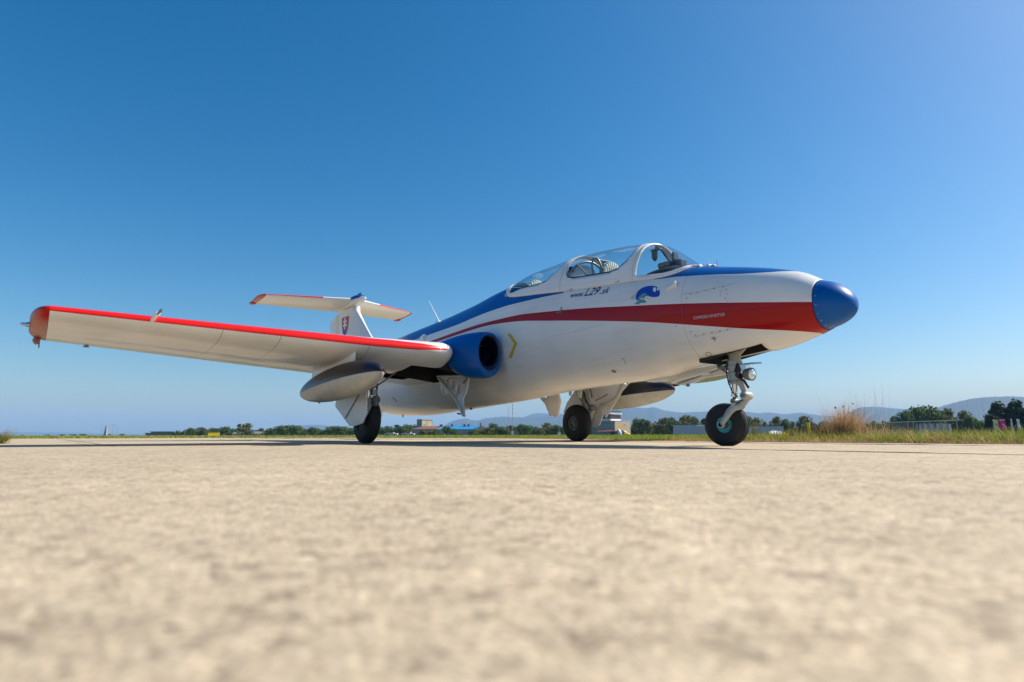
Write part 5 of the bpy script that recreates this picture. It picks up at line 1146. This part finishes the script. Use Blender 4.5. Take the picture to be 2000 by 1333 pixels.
decal('earth_symbol', [Z(ribbon([(1572,1126),(1616,1122)], 10))], m_ink, jet); decal('earth_symbol', [Z(ribbon([(1592,1148),(1612,1146)], 9))], m_ink, jet)
P4 = lambda pts: zoomring(pts, 1300, 550, 4)
def ell(cx, cy, rx, ry, n=24, rot=.2): return [(cx+rx*math.cos(a)*math.cos(rot)-ry*math.sin(a)*math.sin(rot), cy+rx*math.cos(a)*math.sin(rot)+ry*math.sin(a)*math.cos(rot)) for a in np.linspace(0, 2*math.pi, n+1)[:-1]]
decal('jack_point_ring', [P4(ell(336, 568, 24, 16)), P4(ell(336, 568, 20, 12.5))], m_ink, jet, st=.02)
decal('tow_mark', [zoomring(ribbon([(1470,602),(1492,646)], 3.5), 850, 550, 4)], mat('teal_print', (.03,.2,.28), .5), jet); decal('tow_mark', [zoomring(ribbon([(1450,603),(1482,598)], 2.5), 850, 550, 4)], m_greyd, jet)
# hatch outlines and screws
for pts in ([(128,102),(250,84),(380,52),(490,28),(556,12)], [(160,110),(160,172)], [(242,90),(240,168)], [(487,30),(484,158)], [(178,340),(190,400),(210,428),(240,430),(370,405),(500,378),(526,366),(524,350)], [(430,62),(434,90),(428,122)]):
    decal('hatch_outline', [P4(ribbon(pts, 1.6))], m_line, jet, .0008, st=.05)
b = MB()
for (x, y) in ((167,132),(196,99),(251,86),(315,71),(379,57),(450,43),(474,64),(466,131),(200,391),(234,418),(299,408),(362,397),(425,386),(484,376),(83,350)):
    u, z = hit(1300+x/4, 550+y/4); p = side(u, z, .001); n = (side(u, z, .01)-side(u, z, 0)).normalized(); b.lathe([(0,.0052),(.0015,.005),(.0015,0)], p, n, 8)
b.obj('hatch_screw', m_ink, jet)['kind'] = 'stuff'
u, z = hit(1199, 725.5); decal('drain_hole', [[(u+.03*math.cos(a), z+.014*math.sin(a)) for a in np.linspace(0, 2*math.pi, 15)[:-1]]], m_greyd, jet)
# lettering
def lettering(name, text, size, org, ang, shear, m_, squash=1.0, off=.002, fat=.012):
    cu = bpy.data.curves.new(name, 'FONT'); cu.body = text; cu.size = size; cu.resolution_u = 3; cu.shear = shear; cu.space_character = .98; cu.offset = size*fat
    o = bpy.data.objects.new(name, cu); C.objects.link(o); dg = bpy.context.evaluated_depsgraph_get(); me = bpy.data.meshes.new_from_object(o.evaluated_get(dg)); bpy.data.objects.remove(o)
    ca, sa = math.cos(ang), math.sin(ang); wdt = max(v.co.x for v in me.vertices) if me.vertices else 0
    for v in me.vertices:
        x, y = v.co.x*squash, v.co.y; v.co = side(org[0]+x*ca-y*sa, org[1]+x*sa+y*ca, off)
    return link(name, me, m_, jet, 0), wdt*squash
A = hit(1112, 582.5); B = hit(1190, 572.5); ang = math.atan2(B[1]-A[1], B[0]-A[0]); L = math.hypot(B[0]-A[0], B[1]-A[1])
d = Vector((math.cos(ang), math.sin(ang)))
x = 0
for txt, sz, wfrac in (('www.', .085, .37), ('L29', .118, .39), ('.sk', .095, .24)):
    o, wd = lettering('web_address_lettering', txt, sz, (A[0]+d.x*x, A[1]+d.y*x), ang, .32, m_navy, 1.0)
    bpy.data.objects.remove(o); o, wd = lettering('web_address_lettering', txt, sz, (A[0]+d.x*x, A[1]+d.y*x), ang, .32, m_navy, L*wfrac*.97/wd); x += L*wfrac
A = hit(1354.5, 624.5); B = hit(1412.5, 617.5); ang = math.atan2(B[1]-A[1], B[0]-A[0]); L = math.hypot(B[0]-A[0], B[1]-A[1])
o, wd = lettering('hatch_lettering', 'COMPRESSED AIR BOTTLES', .034, A, ang, 0, m_pw, 1.0, fat=0); bpy.data.objects.remove(o)
lettering('hatch_lettering', 'COMPRESSED AIR BOTTLES', .036, A, ang, 0, mat('faded_print', (.55,.5,.6), .5), L/wd, fat=0)

# ---- landing gear
def tyre(b, c, ax, r, w, hub):
    prof = []; hw = w/2
    for i in range(21):
        a = math.pi*i/20; k = math.cos(a); prof.append((hw*math.copysign(abs(k)**.75, k)*-1, hub+(r-hub)*math.sin(a)**.62))
    prof = [(-hw*.72, hub*.96)]+prof+[(hw*.72, hub*.96)]
    b.lathe(prof, c, ax, 64)
    zc = Vector(c).z-r
    b.v = [(x, y, max(z, .0)) for x, y, z in b.v]
def wheel(c, ax, r, w, hub, rim_m, name='wheel'):
    b = MB(); tyre(b, c, ax, r, w, hub)
    for q in (-.2, -.1, 0, .1, .2): pass
    o = b.obj(name, m_rubber, jet, 50)
    b = MB(); h = w/2
    for s in (-1, 1):
        b.lathe([(s*h*.70, hub*1.0), (s*h*.78, hub*.97), (s*h*.72, hub*.86), (s*h*.50, hub*.80), (s*h*.46, hub*.45), (s*h*.62, hub*.40), (s*h*.62, hub*.2), (s*h*.4, .0)], c, ax, 40)
    b.obj('rim', rim_m, o, 35)
    a = Vector(ax).normalized(); u = a.orthogonal().normalized(); w_ = a.cross(u)
    b = MB()
    for s in (-1, 1):
        for k in range(8):
            q = Vector(c)+a*(s*h*.47)+(u*math.cos(k*math.pi/4)+w_*math.sin(k*math.pi/4))*hub*.63; b.lathe([(0,.007),(s*.012,.007),(s*.012,0)], q, a, 6)
    b.obj('rim_bolt', m_greyd, o, 30)['kind'] = 'stuff'
    return o
NWC = Vector((.01, 0, .186)); sa = R(-11)
nax = Vector((math.sin(sa), math.cos(sa), 0))
# grooved nose tyre: ribs
wn = wheel(NWC, nax, .188, .125, .074, m_teal, 'nose_wheel')
for s in (-1, 1):
    b = MB(); b.lathe([(s*.036,.034),(s*.050,.032),(s*.050,.024),(s*.040,.020),(s*.040,0)], NWC, nax, 24); b.obj('hub_cap', m_greyd, wn, 40)
    b = MB(); b.lathe([(s*.030,.075),(s*.043,.074),(s*.045,.070),(s*.043,.056),(s*.043,.038),(s*.034,.036)], NWC, nax, 40); b.obj('rim_flange', m_teal, wn, 40)
    b = MB(); b.lathe([(s*.0435,.056),(s*.0442,.056),(s*.0442,.052),(s*.0435,.052)], NWC, nax, 32); b.obj('rim_groove', m_ink, wn, 40)
    b = MB(); b.lathe([(s*.0335,.054),(s*.0365,.053),(s*.0365,.046),(s*.0335,.045)], NWC, nax, 32); b.obj('rim_groove', m_ink, wn, 40)
b = MB()
for q in (-.034, -.017, 0, .017, .034): b.lathe([(q-.002, .184), (q-.002, .1892), (q+.002, .1892), (q+.002, .184)], NWC, nax, 64)
b.v = [(x, y, max(z, .0)) for x, y, z in b.v]; b.obj('tread_rib', m_rubber, wn, 30)
for s in (-1, 1):
    o = wheel(Vector((-3.80, s*1.71, .276)), (0, 1, s*.02), .280, .175, .118, m_rimg, 'main_wheel')
    b = MB(); b.lathe([(.058,.105),(.062,.105),(.062,.112),(.058,.112)] if s < 0 else [(-.058,.105),(-.062,.105),(-.062,.112),(-.058,.112)], (-3.80, s*1.71, .276), (0,1,0), 32); b.obj('rim_ring', m_alu, o)
    for sd in (-1, 1):
        b = MB(); b.lathe([(sd*.038,.046),(sd*.050,.044),(sd*.058,.03),(sd*.075,.028),(sd*.075,0)], (-3.80, s*1.71, .276), (0,1,0), 24); b.obj('hub', m_greyd, o, 40)
        b = MB()
        for k in range(9): a_ = k*2*math.pi/9; b.lathe([(sd*.0405,.013),(sd*.0425,.013),(sd*.0425,0)], (-3.80+.078*math.cos(a_), s*1.71, .276+.078*math.sin(a_)), (0,1,0), 10)  # near-black discs paint in the shade of open holes
        b.obj('rim_hole_shade', m_hole, o, 0)['kind'] = 'stuff'

# nose leg
g = lambda px, py, y=0: at(px, py, 1, y)
leg = MB(); leg.tube([(.13,0,1.0),(.13,0,.72)], .05, 20); leg.tube([(.13,0,.745),(.125,0,.545)], [.062,.058], 24); leg.tube([(.125,0,.55),(.125,0,.538)], .066, 24); leg.tube([(.13,0,.70),(.13,0,.685)], .068, 24)
leg = leg.obj('nose_leg', m_grey, jet, 40)
b = MB(); b.tube([(.115,0,.54),(.105,0,.435)], .026, 18); b.tube([(.105,0,.437),(.104,0,.43)], .032, 18); b.obj('oleo_piston', m_chrome, leg, 40)
b = MB(); b.tube([(.104,0,.43),(.102,0,.385)], [.016,.02], 12); b.lathe([(-.028,0),(-.028,.024),(.028,.024),(.028,0)], (.103,0,.39), (0,1,0), 16); b.obj('piston_eye', m_greyd, leg, 40)
b = MB(); b.tube([(.165,0,.575),(.19,0,.52),(.218,0,.440)], [.038,.028,.024], 16); b.lathe([(-.055,0),(-.055,.030),(-.048,.036),(.048,.036),(.055,.030),(.055,0)], (.225,0,.432), (0,1,0), 24); b.lathe([(-.062,0),(-.062,.014),(.062,.014),(.062,0)], (.225,0,.432), (0,1,0), 12); b.obj('upper_link', m_grey, leg, 45)
rx = lambda v: Vector(v)
fr_ = Matrix.Rotation(-sa, 3, 'Z')
def fk(x, y, z): return Vector((.10,0,0))+fr_@Vector((x-.10, y, z))
b = MB(); b.tube([fk(.225,0,.43), fk(.185,0,.378), fk(.125,0,.350)], [.033,.034,.040], 16)
for s in (-1, 1):
    b.tube([fk(.16,0,.350), fk(.12,s*.055,.335), fk(.095,s*.088,.30), fk(.055,s*.097,.24), fk(.008,s*.095,.175)], [.036,.034,.031,.026,.020], 14)
    b.lathe([(-.016,0),(-.016,.030),(.016,.030),(.016,0)], fk(.010,s*.092,.183), nax, 20)
b.obj('wheel_fork', m_grey, leg, 50)
for s_ in (-1, 1):
    b = MB(); b.lathe([(s_*.056,.018),(s_*.066,.016),(s_*.066,0)], (.225,0,.432), (0,1,0), 6); b.obj('pivot_bolt', m_greyd, leg, 0)
    b = MB(); b.lathe([(s_*.016,.020),(s_*.024,.017),(s_*.024,0)], fk(.010,s_*.092,.183), nax, 6); b.obj('axle_nut', m_hole, leg, 0)
for z_ in (.700, .640, .560):
    b = MB(); b.lathe([(0,.0625),(0,.0645),(.006,.0645),(.006,.0625)], (.128,0,z_), (0,0,1), 24); b.obj('clamp_ring', m_greyd, leg, 40)
b = MB(); b.tube([fk(.20,-.034,.40), fk(.15,-.060,.372), fk(.10,-.088,.325), fk(.05,-.118,.25)], .005, 6); b.obj('fork_hose', m_ink, leg, 60)
b = MB(); b.tube([(.085,-.05,.735),(.075,-.055,.64),(.085,-.05,.56),(.12,-.05,.47),(.17,-.05,.42)], .006, 6); b.obj('brake_pipe', m_ink, leg, 60)
b = MB(); b.tube([NWC-nax*.12, NWC+nax*.12], .014, 12); b.obj('axle', m_greyd, leg)
b = MB(); c = Vector((.26,-.02,.615)); dl = Vector((1,-.10,-.06)).normalized()
b.lathe([(-.035,.0),(-.035,.03),(-.02,.045),(.02,.056),(.045,.057),(.05,.051)], c, dl, 28); lm = b.obj('taxi_lamp', m_greyd, leg, 40)
b = MB(); b.lathe([(.043,.050),(.053,.040),(.057,.02),(.058,0)], c, dl, 28); b.obj('lamp_lens', mat('lamp_glass', (.75,.8,.85), .08, metal=.6, coat=1), lm, 60)
b = MB(); b.tube([(.16,-.01,.60),(.24,-.02,.612)], .022, 12); b.tube([(.17,-.03,.72),(.19,-.05,.66),(.17,-.055,.61),(.20,-.05,.585),(.235,-.04,.56),(.25,0,.50)], .012, 8); b.tube([(.165,.02,.74),(.18,-.05,.70),(.165,-.06,.64)], .009, 8); b.obj('brake_hose', m_ink, leg, 60)
b = MB(); b.box((.215,0,.675), (.075,.07,.06)); b.lathe([(-.03,0),(-.03,.03),(.03,.03),(.03,0)], (.175,0,.655), (0,1,0), 16); b.tube([(.21,-.02,.705),(.30,-.03,.705),(.40,-.02,.700)], [.008,.009,.007], 8); b.obj('steering_damper', m_alu, leg, bevel=.004)
b = MB(); b.tube([(.06,.05,.80),(-.02,.06,.69),(-.10,.07,.735)], .016, 10); b.tube([(-.02,-.03,.70),(.09,-.03,.68)], .02, 10); b.tube([(-.05,.03,.69),(.03,-.05,.67),(.07,0,.63)], .007, 8); b.lathe([(-.03,0),(-.03,.022),(.03,.022),(.03,0)], (.03,-.02,.69), (0,1,0), 14); b.obj('retraction_strut', m_greyd, leg, 50)
b = MB(); b.tube([(.35,.02,.97),(.16,.01,.80)], .02, 10); b.tube([(-.05,.0,.93),(.1,0,.80)], .022, 10); b.obj('drag_brace', m_grey, leg)
# nose gear door: long bowed panel hanging aft of the leg
dz = lambda px, py: at(px, py, 1, .15)
top = [dz(1418,713), dz(1396,716), dz(1350,733), dz(1312,748)]; lowp = [dz(1422,731), dz(1378,738), dz(1355,748), dz(1338,753.5), dz(1327,751.5), dz(1312,749.5)]
b = MB(); b.plate(top+lowp[::-1], (0,1,-.15), .012); nd = b.obj('nose_gear_door', m_white, jet, 20, bevel=.003)
b = MB(); b.tube([dz(1405,722)+Vector((0,-.012,0)), dz(1355,739)+Vector((0,-.012,0)), dz(1325,750)+Vector((0,-.012,0))], .006, 6); b.obj('door_stiffener', m_greyd, nd)
b = MB(); b.tube([dz(1412,716)+Vector((0,-.02,0)), dz(1370,731)+Vector((0,-.02,0)), dz(1315,747)+Vector((0,-.02,0))], .014, 8); b.box(dz(1382,731)+Vector((0,-.03,0)), (.08,.03,.025)); b.obj('door_edge_rail', m_white, nd)
b = MB(); b.box(dz(1344,753), (.03,.02,.025)); b.obj('door_latch', m_greyd, nd)

fz = lambda px, py: at(px, py, 1, .21)
b = MB(); b.plate([fz(*q) for q in ((1283,736),(1336,725),(1400,711),(1424,718),(1424,730.5),(1382,737),(1352,741.5),(1318,742.5),(1284,743))], (0,1,0), .012); b.obj('nose_gear_door', m_white, jet, 20, bevel=.003)
# main legs
for s in (-1, 1):
    b = MB(); b.tube([(-3.56,s*1.80,1.02),(-3.585,s*1.80,.66)], [.050,.048], 20); b.tube([(-3.585,s*1.80,.67),(-3.59,s*1.80,.63)], .058, 20); b.tube([(-3.58,s*1.76,.70),(-3.62,s*1.42,1.0)], .022, 10)
    lg = b.obj('main_leg', m_grey, jet, 40)
    b = MB(); b.tube([(-3.59,s*1.80,.64),(-3.595,s*1.80,.50)], .034, 18); b.obj('oleo_piston', m_chrome, lg, 40)
    b = MB(); b.tube([(-3.58,s*1.80,.52),(-3.56,s*1.81,.46),(-3.62,s*1.82,.36),(-3.72,s*1.83,.29),(-3.80,s*1.83,.276)], [.040,.050,.046,.04,.045], 16); b.lathe([(-.045,0),(-.045,.05),(.03,.05),(.03,0)], (-3.80,s*1.82,.276), (0,1,0), 24)
    b.obj('axle_arm', m_grey, lg, 50)
    b = MB(); b.lathe([(-.07,0),(-.07,.018),(-.055,.034),(-.02,.036),(-.02,.048),(.02,.048),(.05,.035),(.06,0)], (-3.50,s*1.74,.50), (1,-s*.3,0) if s > 0 else (0,.1,1), 18); b.obj('brake_unit', m_greyd, lg, 40)
    b = MB(); b.tube([(-3.62,s*1.70,.86),(-3.60,s*1.68,.72),(-3.58,s*1.70,.60),(-3.52,s*1.72,.52)], .012, 8); b.obj('brake_hose', m_ink, lg, 60)
    b = MB(); b.tube([(-3.54,s*1.80,.62),(-3.44,s*1.68,.72),(-3.36,s*1.55,.84)], .009, 8); b.obj('door_rod', m_greyd, lg, 60)
    b = MB(); b.tube([(-3.70,s*1.74,.60),(-3.82,s*1.76,.68),(-3.90,s*1.78,.90)], [.018,.015,.015], 10); b.box((-3.60,s*1.74,.60), (.12,.05,.06)); b.obj('torque_link', m_grey, lg, 40)
    # outer door fixed to the leg
    Yd = s*1.90
    poly = [(-3.95,.90),(-3.40,.93),(-3.38,.50),(-3.372,.342),(-3.484,.232),(-3.70,.205),(-3.86,.205),(-4.322,.458),(-4.24,.60)]
    if s > 0: poly = [(-3.95,.90),(-3.62,.90),(-3.46,.52),(-3.42,.40),(-3.50,.235),(-3.70,.205),(-3.86,.205),(-4.322,.458),(-4.24,.60)]
    b = MB(); b.plate([(x, Yd+s*(.03*(z-.5)), z) for x, z in poly], (0, s, 0), .014); dd = b.obj('outer_gear_door', m_white, lg, 20, bevel=.003)
    b = MB(); b.plate([(-3.985,Yd+s*.016,.30),(-3.97,Yd+s*.016,.295),(-3.43,Yd+s*.016,.66),(-3.44,Yd+s*.016,.67)][:4], (0,s,0), .003); b.obj('door_slot', m_ink, dd, 0)
    b = MB(); b.box((-3.60,Yd-s*.01,.62), (.03,.02,.5)); b.box((-3.85,Yd-s*.01,.58), (.03,.02,.42)); b.obj('door_rib', m_grey, dd, 0)
    # inner door: hangs from the edge of the wheel well, curved spade outline with lightening holes
    Yi = s*.70
    if s > 0:
        up_ = [(1143,752),(1190,746),(1240,742),(1217,757),(1211,772),(1183,817),(1177,797),(1150,788)]
        b = MB(); b.plate([at(px, py, 1, 1.75) for px, py in up_], (0,1,0), .014); ud = b.obj('wing_gear_door', m_white, jet, 20, bevel=.003)
        b = MB(); b.tube([at(px, py, 1, 1.70) for px, py in ((1222,748),(1212,762),(1205,778),(1190,788),(1172,792))], [.05,.035,.03,.03,.025], 10); b.obj('door_arm', m_grey, ud, 60)
        b = MB(); b.tube([at(px, py, 1, 1.69) for px, py in ((1163,783),(1175,777),(1186,771))], .008, 8); b.obj('door_actuator', m_greyd, ud, 60)
    outer = [(-3.84,.865),(-3.10,.812),(-3.11,.76),(-3.12,.68),(-3.15,.61),(-3.20,.54),(-3.19,.48),(-3.12,.32),(-3.165,.318),(-3.22,.40),(-3.32,.48),(-3.44,.58),(-3.55,.60),(-3.70,.60),(-3.76,.70)]
    if s > 0: outer = [(-3.84,.865),(-3.10,.812),(-3.045,.61),(-3.02,.54),(-3.10,.35),(-3.28,.36),(-3.36,.52),(-3.5,.64),(-3.70,.66),(-3.76,.75)]
    holes = [[(cx+rx_*math.cos(a), cz+rz_*math.sin(a)) for a in np.linspace(0, 2*math.pi, 17)[:-1]] for cx, cz, rx_, rz_ in ((-3.62,.775,.035,.032),(-3.47,.735,.045,.042),(-3.34,.66,.05,.062),(-3.66,.665,.022,.04))]
    v, f = patch([outer]+holes, lambda a, b_: Vector((a, Yi+s*.10*(.83-b_)**1.3*(1 if b_ < .83 else 0) if b_ < .83 else Yi, b_)), .05)
    o = MB().add(v, f).obj('inner_gear_door', m_white, jet, 60); sm = o.modifiers.new('t', 'SOLIDIFY'); sm.thickness = .016; sm.offset = 0
    b = MB(); b.tube([(-3.83,Yi+s*.02,.845),(-3.44,Yi+s*.03,.60),(-3.30,Yi+s*.045,.50),(-3.15,Yi+s*.06,.335)], .014, 8); b.tube([(-3.84,Yi+s*.02,.865),(-3.10,Yi+s*.02,.812)], .014, 8); b.obj('door_edge_rib', m_white, o, 60)
    b = MB(); b.tube([(-3.12,Yi+s*.02,.80),(-3.16,Yi+s*.05,.72)], .012, 8); b.obj('door_catch', m_greyd, o); b = MB(); b.tube([(-3.19,Yi+s*.07,.35),(-3.24,Yi+s*.08,.36)], .01, 8); b.obj('door_catch', m_greyd, o)
# belly fittings
b = MB(); b.box((-.80,.02,.655), (.20,.02,.05)); b.box((-.80,.14,.655), (.20,.02,.05)); b.box((-.70,.08,.655), (.02,.12,.05)); b.box((-.90,.08,.655), (.02,.12,.05)); b.obj('belly_step', m_white, jet, bevel=.003)
b = MB(); p = at(1114,772,1,.05); b.tube([(p.x,.05,.60),(p.x,.05,p.z-.01)], [.022,.012], 8); b.obj('belly_drain', m_grey, jet)
p = at(1131,768,1,.10); b = MB(); b.plate([(p.x-.05,.1,.63),(p.x+.05,.1,.63),(p.x+.02,.1,p.z-.06),(p.x-.02,.1,p.z-.06)], (0,1,0), .012); b.obj('blade_antenna', m_grey, jet)
b = MB(); b.box((-6.9,-.12,.42), (.26,.05,.10), Matrix.Rotation(-.35, 3, 'Y')); b.obj('tail_bumper', m_white, jet, bevel=.01)
b = MB(); b.tube([(-4.05,-.05,.47),(-4.05,-.05,.445)], [.02,.014], 8); b.obj('belly_vent', m_greyd, jet); b = MB(); b.tube([(-6.0,-.1,.42),(-6.0,-.1,.385)], [.015,.008], 8); b.obj('belly_vent', m_greyd, jet)
u, z = hit(771, 780.5); decal('vent_slot', [[(u-.05, z+.035), (u-.02, z+.035), (u+.055, z-.035), (u+.025, z-.035)]], m_ink, jet)
